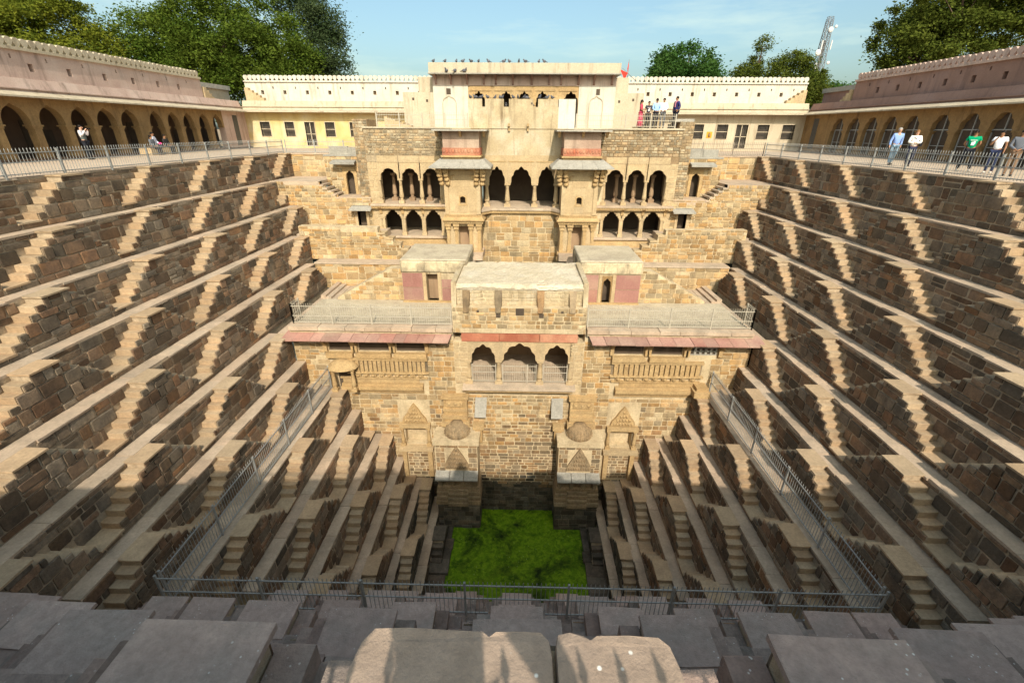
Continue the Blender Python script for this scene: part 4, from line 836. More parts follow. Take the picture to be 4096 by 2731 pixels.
    mb = MB(); arch_panel(mb, c, .17, -3.95, -3.84, -3.78, c-.24, c+.24, yb-.03, yb+.1, -4.32, 0, 1, 0); mb.box(c-.3, c+.3, yb-.03, yb+.05, -4.4, -4.32); mb.build('window_frame', M['carved'], up)
    mb = MB(); mb.box(c-.25, c+.25, yb+.5, yb+.8, -4.4, -3.7); mb.build('window_dark', M['void'], up)
    for xa, xb, za, zb in ((-.86, -.36, -4.8, -3.3), (.36, .86, -4.8, -3.3), (-.3, .3, -4.85, -4.46), (-.5, .5, -3.25, -2.85)):
        mb = MB(); mb.box(c+xa, c+xb, yb-.025, yb+.02, za, zb, .006); mb.build('face_panel', M['pale'], up)
    for s_ in (-1.02, 1.02):
        mb = MB(); mb.box(c+s_-.13, c+s_+.13, yb-.07, yb+.05, -4.95, -3.15); mb.build('corner_pilaster', M['pale'], up)
    for s_ in (-1.28, -.9, .9, 1.28):                      # hanging carved brackets
        mb = MB(); x = c+s_; big = abs(s_) > 1
        mb.prism([(yb-.62 if big else yb-.45, -2.12), (yb+.1, -2.12), (yb+.1, -3.12), (yb-.06, -3.05), (yb-.16, -2.8), (yb-.38, -2.6)], x-.1, x+.1, 'x')
        for k in range(4): mb.ell((x+.04*s_*k, yb-.12-.11*k, -3.05+.26*k), (.17, .14, .15), 7, 5)
        mb.build('bracket', M['carved'], up)
    for s_ in (-1, 1):
        for k in range(3): mb = MB(); x = c+s_*(.82-.15*k); mb.box(x-.08, x+.08, yb-.06, yb, -2.95+.18*k, -2.55, .01); mb.build('corbel', M['carved'], up)
    ex = 1.9
    for k in range(4):
        xa, xb = c-ex+.95*k, c-ex+.95*(k+1); f = lambda x: c+(x-c)*.72
        mb = MB(); mb.hexa([(xa, yb-.95, -2.1), (xb-.015, yb-.95, -2.1), (f(xb)-.01, yb+.1, -1.72), (f(xa), yb+.1, -1.72)], [(xa, yb-.95, -2.02), (xb-.015, yb-.95, -2.02), (f(xb)-.01, yb+.1, -1.6), (f(xa), yb+.1, -1.6)]); mb.build('canopy_slab', M['grey'], up)
    for s_ in (-1, 1):
        mb = MB(); mb.hexa([(c+s_*ex, yb-.95, -2.1), (c+s_*ex, YU-.1, -2.1), (c+s_*ex*.7, YU-.1, -1.72), (c+s_*ex*.72, yb+.1, -1.72)], [(c+s_*ex, yb-.95, -2.02), (c+s_*ex, YU-.1, -2.02), (c+s_*ex*.7, YU-.1, -1.6), (c+s_*ex*.72, yb+.1, -1.6)]); mb.build('canopy_slab', M['grey'], up)
    mb = MB(); mb.box(c-1.15, c+1.15, yb+.05, YU, -2.05, -1.42); mb.box(c-1.25, c+1.25, yb-.1, YU, -1.5, -1.4); mb.build('canopy_neck', M['carved'], up)
    for k in range(3):
        xa = c-1.16+.775*k; mb = MB(); mb.box(xa, xa+.765, yb-.02, yb+.1, -1.4, -.97)
        for i in range(4): mb.lathe(xa+.1+.19*i, yb-.03, [(.085, -1.2-.0), (.085, -1.19)], 8, False) if False else mb.ell((xa+.1+.19*i, yb-.02, -1.17), (.08, .03, .12), 8, 5)
        mb.build('red_panel', M['red'], up)
    for xs_ in (c-1.17, c+1.13): mb = MB(); mb.box(xs_, xs_+.05, yb+.1, YU, -1.4, -.97); mb.build('red_side_panel', M['red'], up)
    mb = MB(); mb.box(c-1.12, c+1.12, yb+.06, YU, -1.45, 0.0); mb.build('bay_upper', M['baypink'], up)
    mb = MB(); mb.box(c-1.65, c+1.65, yb-.5, YU, -.02, .06, .012); mb.build('top_canopy', M['grey'], up)
    for s_ in (-1.45, 0, 1.45): mb = MB(); x = c+s_; mb.prism([(yb-.45, -.02), (yb+.06, -.02), (yb+.06, -.36), (yb-.05, -.3), (yb-.2, -.14)], x-.07, x+.07, 'x'); mb.build('bracket', M['carved'], up)
    # end turret wall
    x0, x1 = q(10.95, 10.0); mb = MB(); mb.box(x0, x1, YU+.15, YU+2.2, -4.2, .62 if sg < 0 else .55); mb.build('end_turret', M['faced'], up)
    lay(up, 0.0, (0, YU+.155, 0), cutspans(x0, x1, []), courses(-4.2, .6, .12, .22), (.15, .42), .03, 'rubble', .03)
    if sg > 0: mb = MB(); mb.box(9.6, 10.9, YU+.2, YU+1.3, .56, .74, .02); mb.build('turret_slab', M['grey'], up)
    x0, x1 = q(10.3, 3.3); mb = MB(); mb.box(x0, x1, YU-.08, YU+4.2, .1, .2, .006); mb.build('terrace_floor', M['roof'], up)
# central bay
for cx, w, x0, x1 in ((-1.65, .55, -2.5, -.96), (-.04, .70, -.96, .88), (1.64, .55, .88, 2.5)):
    mb = MB(); arch_panel(mb, cx, w, -3.2, -2.2, -1.78, x0, x1, YU-.01, YU+.25, -3.3, .09, 5, .07); mb.build('cusped_arch', M['pale'], up)
    mb = MB(); mb.box(x0+.08, x1-.08, YU-.04, YU, -1.86, -1.8); mb.build('arch_label_stone', M['carved'], up)
for x in (-.96, .88, -2.35, 2.33): column(up, x, YU+.1, -4.7, -3.2, .14, M['pale'])
mb = MB(); mb.prism([(-2.6, 30.5), (-2.0, 31.35), (2.0, 31.35), (2.55, 30.5), (2.55, 35), (-2.6, 35)], -4.86, -4.7, 'z'); mb.build('balcony_floor', M['ledge'], up)
mb = MB(); mb.prism([(-2.6, 30.6), (-2.0, 31.45), (2.0, 31.45), (2.55, 30.6), (2.55, 33), (-2.6, 33)], -5.05, -4.86, 'z')
for k in range(24): x = -1.95+3.9*k/24; mb.prism([(x, -4.88), (x+.15, -4.88), (x+.07, -5.0)], 31.4, 31.46)
mb.build('balcony_moulding', M['carved'], up)
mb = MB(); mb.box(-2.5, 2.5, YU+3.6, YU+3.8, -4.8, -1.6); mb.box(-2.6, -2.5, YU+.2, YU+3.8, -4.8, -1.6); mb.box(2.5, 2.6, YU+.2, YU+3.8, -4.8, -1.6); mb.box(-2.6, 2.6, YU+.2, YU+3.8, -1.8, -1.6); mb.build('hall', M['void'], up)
mb = MB(); mb.box(-2.7, 2.7, YU-.35, YU+.3, -9.0, -5.0); mb.build('recess_wall', M['facemortar'], up)
lay(up, 0.0, (0, YU-.345, 0), cutspans(-2.65, 2.65, []), courses(-8.9, -5.05, .3, .55), (.4, .95), .03, 'face', .035)
mb = MB(); mb.box(-2.7, 2.7, YU, YU+.5, -1.8, -1.45); mb.build('arch_lintel', M['pale'], up)
wallholes = [(-2.55, -2.36, 1.36, 2), (-1.19, -.86, 1.36, 2), (.66, .96, 1.36, 2), (2.21, 2.44, 1.36, 2)]
mb = MB(); wall_cells(mb, -2.75, 2.75, YU+.003, YU+.5, -1.45, .12, []); wall_cells(mb, -3.42, 3.30, YU-.05, YU+.55, .12, 1.80, wallholes); mb.build('plaster_wall', M['plaster'], up)
mb = MB(); mb.box(2.25, 3.302, YU-.055, YU+.5, .13, 1.802); mb.build('whitewashed_patch', M['white'], up)
for x in (-.85, .35): mb = MB(); mb.box(x-.06, x+.06, YU-.3, YU, .25, .42); mb.box(x-.05, x+.05, YU-.16, YU, -.02, .25); mb.build('water_spout', M['carved'], up)

# ------------------------------------------------------------------ white block above the palace
wb = thing('white_block', 'long white plastered upper storey with a deep eave and pigeons along its top', 'building', (0, 35, .2), kind='thing')
YB = 35.0
ars = [(-3.0, .38), (-1.14, .38), (.10, .38), (1.32, .38), (3.26, .45)]
for xa, xb in ((-6.1, -3.72), (3.78, 6.25)): mb = MB(); mb.box(xa, xb, YB, YB+4, .15, 2.75); mb.build('white_wall', M['white'], wb)
mb = MB(); mb.box(-6.1, 6.25, YB+.002, YB+4, 2.75, 3.42); mb.build('frieze_wall', M['pink'], wb)
edges = [-3.72, -2.05, -.52, .71, 2.3, 3.78]
for (c, w), x0, x1 in zip(ars, edges, edges[1:]):
    mb = MB(); arch_panel(mb, c, w+.05, 1.75, 2.38, 2.75, x0, x1, YB+.05, YB+.4, .15, .12, 5, .05); mb.box(x0+.1, x1-.1, YB, YB+.06, 2.45, 2.72, .005); mb.build('cusped_arch', M['carved'], wb)
mb = MB(); mb.box(-3.8, 3.8, YB+1.6, YB+1.8, .1, 2.8); mb.build('room_shade', M['void'], wb)
mb = MB(); mb.box(-6.2, 6.35, YB-.75, YB+4, 3.40, 4.0); mb.build('parapet_band', M['cream'], wb)
mb = MB(); mb.box(-6.25, 6.42, YB-.8, YB+4, 3.36, 3.43); mb.build('eave_slab', M['grey'], wb)
for k in range(12):
    x = [-5.87, -4.85, -3.75, -2.63, -1.83, -.68, .58, 1.75, 2.55, 3.72, 4.75, 5.95][k]
    mb = MB(); mb.prism([(YB-.7, 3.36), (YB, 3.36), (YB, 2.8), (YB-.1, 2.86), (YB-.16, 3.1)], x-.06, x+.06, 'x'); mb.build('bracket', M['pinkd'], wb)
for x0, x1, z0, z1 in ((-5.2, -4.9, 2.22, 2.58), (4.95, 5.2, 2.22, 2.58)):
    mb = MB(); mb.box(x0, x1, YB-.012, YB+.05, z0, z1); mb.build('window', M['void'], wb)
for c in (-5.03, 5.0):
    mb = MB(); P = [(c-.44, .2)]+arch_pts(c, .44, 1.72, 2.06, 0, 1, 24, .08)+[(c+.44, .2)]
    for (xa, za), (xb, zb) in zip(P[1:-1], P[2:-1]): mb.prism([(xa, za), (xb, zb), (xb, zb+.05), (xa, za+.05)], YB-.05, YB+.01)
    mb.box(c-.49, c-.44, YB-.05, YB+.01, .2, 1.72); mb.box(c+.44, c+.49, YB-.05, YB+.01, .2, 1.72); mb.build('blind_arch', M['cream'], wb)
for sg in (-1, 1):
    t = thing('side_room', 'low cream plastered room with a stair on the %s end of the white block' % ('left' if sg < 0 else 'right'), 'building', (sg*7.2, 35, .2), 'rooms flanking the white block', 'thing')
    q = lambda a, b: (min(sg*a, sg*b), max(sg*a, sg*b))
    mb = MB(); mb.box(*q(8.25, 6.12 if sg < 0 else 6.27), YB+.25, YB+4, .15, 2.36); mb.box(*q(7.2, 6.12 if sg < 0 else 6.27), YB+.6, YB+4, 2.36, 3.3); mb.build('wall', M['cream'], t)
    for x, z in ((7.55, 1.95), (6.6, 1.85)): mb = MB(); mb.box(sg*x-.07, sg*x+.07, YB+.24, YB+.3, z-.08, z+.08); mb.build('vent', M['void'], t)
    for k in range(7):
        mb = MB(); x = sg*(9.1-.26*k); mb.box(*sorted((x, sg*7.0)), YB-1.1, YB-.35, .2+.17*(6-k)-.17 if False else .2, .2+.13*(k+1) if False else .2+.15*(7-k)) if False else mb.box(min(x, sg*9.3), max(x, sg*9.3), YB-1.2, YB-.4, .2, .2+.15*(7-k)*.6, .005); mb.build('step', M['pale'], t)

# ------------------------------------------------------------------ galleries round the courtyard
def merlon_mesh():
    mb = MB(); P = [(-.13, 0), (.13, 0), (.08, .09), (.16, .18), (.195, .27), (.185, .36), (.13, .43), (.05, .465), (-.05, .465), (-.13, .43), (-.185, .36), (-.195, .27), (-.16, .18), (-.08, .09)]
    mb.prism(P, -.09, .09); return mb
MER = {}
def merlons(par, a, b, fn, rotz, m):
    if m not in MER: MER[m] = merlon_mesh().mesh('merlon', M[m])
    n = int((b-a)/.40); 
    for k in range(n+1): p = fn(a+(b-a)*k/n); link('merlon', MER[m], par, p, (0, 0, rotz), (1, 1, U(.96, 1.03)))
GX = 25.5
GAL = {-1: dict(lab='left', arches=[20.9, 22.9, 24.9, 26.85, 28.7, 30.45, 32.25, 34.6, 36.35, 38.0, 39.85, 41.6], up='pink', band='pink', top=4.05), 1: dict(lab='right', arches=[23.2, 25.2, 27.3, 29.2, 31.2, 33.5, 35.4, 37.3, 39.2, 41.1], up='pinkd', band='pinkd', top=4.2)}
for sg, G in GAL.items():
    T = lambda a, d, z, sg=sg: (sg*(GX+d), a, z)
    t = thing('side_gallery', '%s gallery with %s arches and a row of merlons' % ('pale pink' if sg < 0 else 'mauve', 'plain open' if sg < 0 else 'glazed cusped'), 'gallery', (sg*GX, 30, GZ), 'galleries round the courtyard', 'thing')
    def bx(mb, a0, a1, d0, d1, z0, z1, j=0.0): p, q = T(a0, d0, z0), T(a1, d1, z1); mb.box(p[0], q[0], p[1], q[1], p[2], q[2], j)
    A = G['arches']; ed = [A[0]-1.0]+[(x+y)/2 for x, y in zip(A, A[1:])]+[A[-1]+.85]
    for c, x0, x1 in zip(A, ed, ed[1:]):
        if sg < 0 and c > 33: w = .62
        else: w = .72 if sg < 0 else .68
        mb = MB(); arch_panel(mb, c, w, .22, 1.02 if sg < 0 else 1.05, 1.42, x0, x1, 0, .42, .12, 0 if sg < 0 else .11, 1 if sg < 0 else 4, .1 if sg < 0 else .06, T); mb.build('arch', M['ochre'], t)
        if sg > 0:
            mb = MB(); bx(mb, c-w, c+w, .3, .33, -1.5, 1.05); mb.build('dark_screen', M['void'], t)
            mb = MB(); bx(mb, c-.025, c+.025, .24, .3, -1.5, 1.0); bx(mb, c-w, c+w, .241, .299, .17, .23); bx(mb, c-w, c+w, .241, .299, -.72, -.68); bx(mb, c-w, c-w+.05, .24, .3, -1.5, .2); bx(mb, c+w-.05, c+w, .24, .3, -1.5, .2); mb.build('window_frame', M['iron'], t)
    for k, x in enumerate(ed):
        if 0 < k < len(ed)-1:
            wide = (sg < 0 and abs(x-33.42) < .2) or (sg > 0 and abs(x-32.35) < .2)
            mb = MB(); r = .5 if wide else .2
            for z0, z1, e in ((GZ, -1.2, .1), (-1.2, -1.05, .03), (-1.05, -.05, 0), (-.05, .06, .05), (.06, .14, .12)): bx(mb, x-r-e, x+r+e, -e*.5, .4+e*.5, z0, z1)
            mb.build('pillar', M['ochre'], t)
    for ya, yb_ in ((ed[0]-14, ed[0]), (ed[-1], 46)): mb = MB(); bx(mb, ya, yb_, 0, .5, GZ, 1.45); mb.build('end_wall', M['pink' if sg < 0 else 'ochre'], t)
    mb = MB(); bx(mb, 43.9, 44.6, -.02, .1, -1.3, 1.1); mb.build('tall_window', M['slat'], t)
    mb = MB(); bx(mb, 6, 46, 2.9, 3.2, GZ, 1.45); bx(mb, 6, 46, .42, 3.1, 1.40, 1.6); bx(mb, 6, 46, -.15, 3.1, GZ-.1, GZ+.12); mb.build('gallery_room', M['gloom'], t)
    for c in A[::2]:
        mb = MB(); bx(mb, c-.9, c-.35, 2.86, 2.92, GZ, .4); bx(mb, c+.2, c+.9, 2.86, 2.92, -1.3, -.1); mb.build('doorway', M['void'], t)
    mb = MB(); p = [T(a, d, z) for a, d, z in ((6, -.75, 1.38), (45.4, -.75, 1.38), (45.4, .1, 1.62), (6, .1, 1.62))]; q = [(x, y, z+.08) for x, y, z in p]; mb.hexa(p, q); mb.build('eave', M['cream'], t)
    mb = MB(); p = [T(a, d, z) for a, d, z in ((6, .02, 1.6), (45.8, .02, 1.6), (45.8, .6, 1.6), (6, .6, 1.6))]; q = [T(a, d, z) for a, d, z in ((6, .22, 2.3), (45.8, .22, 2.3), (45.8, .6, 2.3), (6, .6, 2.3))]; mb.hexa(p, q); bx(mb, 6, 45.8, -.03, .3, 1.78, 1.83); mb.build('sloping_band', M[G['band']], t)
    holes = ([25.36, 27.3, 29.54, 31.97, 34.23, 36.5, 38.65] if sg < 0 else [38.5, 36.55, 34.6, 32.65, 30.7, 28.8, 26.8])
    hs = [(y-.14, y+.14, 2.68, 3.05) for y in holes] + [(y+1.02-.05, y+1.02+.05, 3.2, 3.4) for y in holes]
    ye = 41.4 if sg < 0 else 41.15
    mb = MB(); wall_cells(mb, 6, ye, .5, .95, 2.28, 3.62, hs, T); bx(mb, 6, ye+.3, .8, 1.1, 2.28, 3.6); mb.build('upper_wall', M[G['up']], t)
    mb = MB(); bx(mb, 6, ye, .36, 1.1, 3.6, 3.74, .004); mb.build('cornice', M['cream' if sg < 0 else 'pink'], t)
    merlons(t, 8, ye-.2, lambda a: T(a, .6, 3.72), math.pi/2, 'cream' if sg < 0 else 'pink')
    for k in range(4): mb = MB(); bx(mb, ye+.1+.3*k, ye+.42+.3*k, .4, 1.0, 2.28, 3.1-.22*k, .008); mb.build('step', M['pale'], t)
    mb = MB(); bx(mb, ye+1, 47, 1.6, 5, 1.5, 3.2); mb.build('corner_room', M['cream' if sg < 0 else 'pinkd'], t)
    mb = MB(); bx(mb, ye+.8, 47, 1.4, 5.2, 3.2, 3.55); mb.build('corner_roof', M['grey'], t)
    if sg < 0: mb = MB(); bx(mb, 41.9, 42.3, 1.7, 2.2, 3.55, 4.3); mb.build('roof_finial', M['cream'], t)
YG = 46.0
bk = thing('back_gallery', 'long whitewashed back gallery with barred windows and merlons', 'gallery', (0, YG, GZ), 'galleries round the courtyard', 'thing')
WB = [(-24.24, -23.35), (-21.95, -21.1), (-18.2, -17.33), (-15.9, -15.0), (15.45, 16.5), (17.7, 18.7), (21.35, 22.4), (23.6, 24.7), (13.2, 14.2)]
DB = [(-20.1, -19.2), (19.45, 20.5)]
hs = [(a, b, -.58, .62) for a, b in WB]+[(a, b, -1.35, .62) for a, b in DB]
mb = MB(); wall_cells(mb, -25.6, 0, YG, YG+.5, GZ, 1.5, hs); mb.build('ground_wall', M['yellow'], bk)
mb = MB(); wall_cells(mb, 0.001, 25.6, YG, YG+.5, GZ, 1.5, hs); mb.build('ground_wall', M['cream'], bk)
mb = MB(); mb.box(-25.5, 25.5, YG+.45, YG+.6, GZ, 1.5); mb.build('room_shade', M['void'], bk)
for a, b in WB+DB:
    z0 = -.58 if (a, b) in WB else -1.35
    mb = MB(); x = a+.06
    while x < b: mb.box(x-.015, x+.015, YG+.1, YG+.13, z0, .62); x += .11
    mb.build('window_bars', M['slat'], bk, 'stuff')
    mb = MB(); mb.box(a-.06, a, YG-.03, YG+.2, z0-.05, .68); mb.box(b, b+.06, YG-.03, YG+.2, z0-.05, .68); mb.box(a, b, YG-.03, YG+.2, .62, .68); mb.box(a, b, YG-.03, YG+.2, z0-.05, z0); mb.box(a, b, YG+.06, YG+.16, z0+.48*(.62-z0), z0+.48*(.62-z0)+.05)
    if (a, b) in DB: mb.box((a+b)/2-.03, (a+b)/2+.03, YG+.06, YG+.15, z0, .62)
    mb.build('window_frame', M['cream'], bk)
mb = MB(); mb.box(16.85, 17.35, YG-.02, YG+.01, -.5, 0.02); mb.build('orange_niche', M['orange'], bk)
mb = MB(); mb.lathe(17.1, YG-.03, [(.09, -.4), (.12, -.3), (.1, -.12), (.03, -.06)], 8); mb.build('niche_idol', M['ochre'], bk)
mb = MB(); mb.hexa([(-26, YG-.85, 1.4), (26, YG-.85, 1.4), (26, YG+.1, 1.58), (-26, YG+.1, 1.58)], [(-26, YG-.85, 1.47), (26, YG-.85, 1.47), (26, YG+.1, 1.66), (-26, YG+.1, 1.66)]); mb.build('eave', M['cream'], bk)
mb = MB(); mb.hexa([(-25.6, YG, 1.62), (25.6, YG, 1.62), (25.6, YG+1, 1.62), (-25.6, YG+1, 1.62)], [(-25.6, YG+.25, 2.36), (25.6, YG+.25, 2.36), (25.6, YG+1, 2.36), (-25.6, YG+1, 2.36)]); mb.box(-25.6, 25.6, YG-.03, YG+.2, 1.85, 1.9); mb.build('sloping_band', M['cream'], bk)
hx = [-23.78+2.06*k for k in range(9)]+[x for x in [9.3+1.98*k for k in range(8)]]
hs = [(x-.14, x+.14, 2.9, 3.22) for x in hx]+[(x+.98, x+1.08, 3.33, 3.52) for x in hx]
mb = MB(); wall_cells(mb, -25.3, 25.3, YG+.7, YG+1.1, 2.3, 3.9, hs); mb.build('upper_wall', M['white'], bk)
mb = MB(); mb.box(-25.3, 25.3, YG+1.06, YG+1.4, 2.3, 3.88); mb.build('upper_back', M['inner'], bk)
mb = MB(); mb.box(-25.3, 25.3, YG+.58, YG+1.3, 3.88, 4.0, .003); mb.build('cornice', M['white'], bk)
merlons(bk, -25.15, -6.4, lambda a: (a, YG+.85, 3.98), 0, 'white'); merlons(bk, 6.6, 25.15, lambda a: (a, YG+.85, 3.98), 0, 'white')
for sg in (-1, 1):
    for k in range(5): mb = MB(); x = sg*(25.2-.32*k); mb.box(min(x, x-sg*.34), max(x, x-sg*.34), YG+.3, YG+.75, 2.36, 3.4-.2*k, .008); mb.build('step', M['pale'], bk)

# ------------------------------------------------------------------ railings
def railing(label, pts, z0, hgt, m, post=2.2, sp=.13, spike=.12, pr_=.028, name='iron_railing', grp='iron railings', zb=None, bar=.009):
    x, y = pts[0]; t = thing(name, label, 'railing', (x, y, z0), grp, 'thing')
    bars = MB()
    for (xa, ya), (xb, yb) in zip(pts, pts[1:]):
        L = math.hypot(xb-xa, yb-ya); d = ((xb-xa)/L, (yb-ya)/L); n = max(1, int(L/sp)); f = lambda s: (xa+d[0]*s, ya+d[1]*s)
        for k in range(n+1):
            p = f(L*k/n); bars.tube((p[0], p[1], z0+.04), (p[0], p[1], z0+hgt-spike*.6), bar, 4); 
            bars.tube((p[0], p[1], z0+hgt-spike*.6), (p[0], p[1], z0+hgt), bar*1.9, 4, .002)
        for z in (z0+.1, z0+hgt*.5 if zb is None else z0+zb, z0+hgt-spike-.05):
            mb = MB(); a, b = f(0), f(L); w = .016
            nx, ny = -d[1]*w, d[0]*w; mb.hexa([(a[0]-nx, a[1]-ny, z-w), (b[0]-nx, b[1]-ny, z-w), (b[0]+nx, b[1]+ny, z-w), (a[0]+nx, a[1]+ny, z-w)], [(a[0]-nx, a[1]-ny, z+w), (b[0]-nx, b[1]-ny, z+w), (b[0]+nx, b[1]+ny, z+w), (a[0]+nx, a[1]+ny, z+w)]); mb.build('rail', M[m], t)
        k = max(1, round(L/post))
        for i in range(k+1):
            p = f(L*i/k); mb = MB(); mb.box(p[0]-pr_, p[0]+pr_, p[1]-pr_, p[1]+pr_, z0-.05, z0+hgt-spike*.4); mb.build('post', M[m], t)
    bars.build('bars', M[m], t, 'stuff'); return t
RZ = GZ
railing('rim railing along the left bank in front of the open arches', [(-17.6, .6), (-17.6, 35.9)], RZ, .95, 'iron')
railing('rim railing along the right bank in front of the strolling visitors', [(17.75, .6), (17.75, 36.2)], RZ, .95, 'iron')
railing('back rim railing below the yellow wall', [(-17.5, 36.15), (-11, 36.15)], RZ, .95, 'iron')
railing('back rim railing in front of the white wall with the orange niche', [(17.7, 36.4), (11, 36.4)], RZ, .95, 'ironr')
railing('spiked railing at the near rim that throws shadows on the block', [(-9, -.16), (9, -.16)], RZ, .93, 'iron', sp=.125, bar=.011)
FZ = -H[7]
railing('path railing on the left, running down to the pool corner', [(-9.82, 20.4), (-9.82, 8.45)], FZ, 1.36, 'iron', zb=.68, sp=.12)
railing('path railing on the near side in front of the green water', [(-9.82, 8.3), (9.85, 8.3)], FZ, 1.36, 'iron', zb=.68, post=2.8, sp=.12)
railing('path railing on the right, running down to the pool corner', [(9.85, 8.45), (9.85, 20.4)], FZ, 1.36, 'iron', zb=.68, sp=.12)
railing('pale railing on the left pavilion roof', [(-3.4, 20.75), (-11.3, 20.75), (-11.3, 21.6)], -8.82, 1.12, 'ironw', post=1.9, sp=.11, zb=.45)
railing('pale railing on the right pavilion roof', [(3.35, 20.75), (11.4, 20.75), (11.4, 21.6)], -8.82, 1.12, 'ironw', post=1.9, sp=.11, zb=.45)
railing('white railing on the upper terrace left of the crenellated wall', [(-9.3, YU), (-3.5, YU)], .2, .85, 'ironw', post=1.5, sp=.11, pr_=.035)
railing('white railing on the upper terrace in front of five standing people', [(3.4, YU), (9.65, YU)], .2, .85, 'ironw', post=1.5, sp=.11, pr_=.035)

# ------------------------------------------------------------------ trees beyond the walls
def tree(label, base, blobs, leaf, nclump, nleaf, spread, size, trunk_r, seed, droop=0.0, grp='trees beyond the walls', limbs=9, ext=None):
    r = np.random.RandomState(seed); x, y = base
    t = thing('tree', label, 'tree', (x, y, GZ), grp, 'thing')
    vol = np.array([b[3]*b[4]*b[5] for b in blobs]); vol = vol/vol.sum(); C = []
    for k in range(nclump):
        b = blobs[r.choice(len(blobs), p=vol)]; v = r.normal(size=3); v /= np.linalg.norm(v)
        rad = r.uniform(.45, 1.0)**.5 if r.rand() < .8 else r.uniform(0, .6)
        C.append([b[0]+v[0]*rad*b[3], b[1]+v[1]*rad*b[4], b[2]+v[2]*rad*b[5]])
    C = np.array(C); n = nclump*nleaf; idx = np.repeat(np.arange(nclump), nleaf)
    sc = r.uniform(.6, 1.35, nclump)[idx][:, None]
    P = C[idx]+r.normal(size=(n, 3))*np.array([spread, spread, spread*.62])*sc
    P[:, 2] -= droop*r.uniform(0, 1, n)**2
    a = r.normal(size=(n, 3)); a[:, 2] *= .5; a /= np.linalg.norm(a, axis=1)[:, None]
    b = r.normal(size=(n, 3)); b = np.cross(a, b); b /= np.linalg.norm(b, axis=1)[:, None]
    s = size*r.uniform(.55, 1.3, n)[:, None]; a = a*s; b = b*s*.5
    V = np.stack([P-a, P-b*.9+a*.1, P+a, P+b], 1).reshape(-1, 3); Fq = np.arange(4*n).reshape(-1, 4)
    o = link('crown', fast_mesh('crown', V, Fq, M[leaf]), t)
    mb = MB(); cz = min(b_[2]-b_[5]*.3 for b_ in blobs)
    pts = [(x, y, GZ), (x+U(-.2, .2), y, GZ+(cz-GZ)*.5), (x+U(-.4, .4), y, cz)]
    mb.tube(pts[0], pts[1], trunk_r, 9, trunk_r*.8); mb.tube(pts[1], pts[2], trunk_r*.8, 9, trunk_r*.6); mb.build('trunk', M['trunk'], t)
    mb = MB()
    if ext: mb.tube(pts[2], ext, .16, 6, .07)
    for k in range(limbs):
        e = C[r.randint(nclump)]; m_ = (np.array(pts[2])*.45+e*.55)+r.normal(size=3)*.4
        mb.tube(pts[2], m_, trunk_r*.42, 6, trunk_r*.22); mb.tube(m_, e, trunk_r*.22, 5, .03)
        for q in range(3): e2 = C[np.argsort(np.linalg.norm(C-e, axis=1))[1+q]]; mb.tube(m_, e2, trunk_r*.12, 4, .02)
    mb.build('limbs', M['trunk'], t, 'stuff')
    return t
tree('big yellow tinged tree at the far left edge behind the pink gallery', (-50, 57), [(-51, 57, 8, 6, 5, 5.5), (-46.5, 58, 6.5, 3.5, 4, 4), (-56, 57, 10, 5, 5, 5.5), (-60, 57, 7, 5, 5, 5)], 'leafA', 345, 270, 0.65, 0.16, .6, 1)
tree('huge mid green tree rising behind the left gallery', (-36, 62), [(-36, 62, 9, 7, 6, 6), (-43, 62, 7.5, 5, 5, 5), (-30, 62, 8.5, 5.5, 5, 6), (-27, 63, 5.5, 3.5, 4, 4), (-38, 60, 5, 9, 4, 3.6)], 'leafB', 495, 292, 0.69, 0.16, .7, 2)
tree('wispy grey green tree showing behind the huge tree', (-27, 69), [(-26.5, 69, 8.0, 3.5, 4, 4.6), (-26, 69, 12.5, 2.6, 3, 2.2), (-29, 70, 14.5, 3.5, 3, 2.2), (-24.6, 69, 5.6, 2.8, 3, 3.2)], 'leafC', 202, 202, .7, 0.15, .4, 3, droop=.9)
tree('round deep green tree right of the white block', (22.5, 75), [(22.5, 75, 7.2, 4.6, 4.5, 4.3), (20.5, 75, 5.5, 3.4, 4, 3), (25, 75, 6, 3.3, 4, 3.4)], 'leafD', 255, 135, .55, 0.21, .5, 4, droop=.6)
tree('olive tree with a small tuft on top, left of the steel tower', (34, 78), [(33.5, 78, 6.6, 2.8, 3, 2.6), (34.5, 78, 11.4, 1.1, 1.1, 1.0), (34.3, 78, 9.8, .9, .9, 1.2)], 'leafE', 130, 130, .42, 0.16, .35, 5, ext=(34.5, 78, 11.3))
tree('broad olive tree in front of the steel tower', (38.5, 77), [(38.5, 77, 7.4, 3.2, 3, 3.2), (41.5, 77, 6, 2.6, 3, 2.6)], 'leafE', 165, 202, 0.43, 0.14, .4, 6)
tree('low dark green tree to the right of the steel tower', (46.5, 80), [(45.5, 80, 5.4, 2.8, 3, 2.0), (49, 80, 5, 2.4, 3, 1.9)], 'leafD', 135, 120, .5, 0.16, .35, 7)
tree('large olive green tree over the right gallery', (37, 47), [(34, 47, 7.2, 3.6, 4, 2.6), (37.5, 47, 9, 5, 4.5, 3.6), (33.6, 46, 9.5, 2.6, 3, 2.2), (41.5, 46, 8.6, 3.5, 4, 2.4), (34, 46, 5.2, 2.6, 3, 1.8)], 'leafE', 315, 270, 0.43, 0.13, .6, 8)

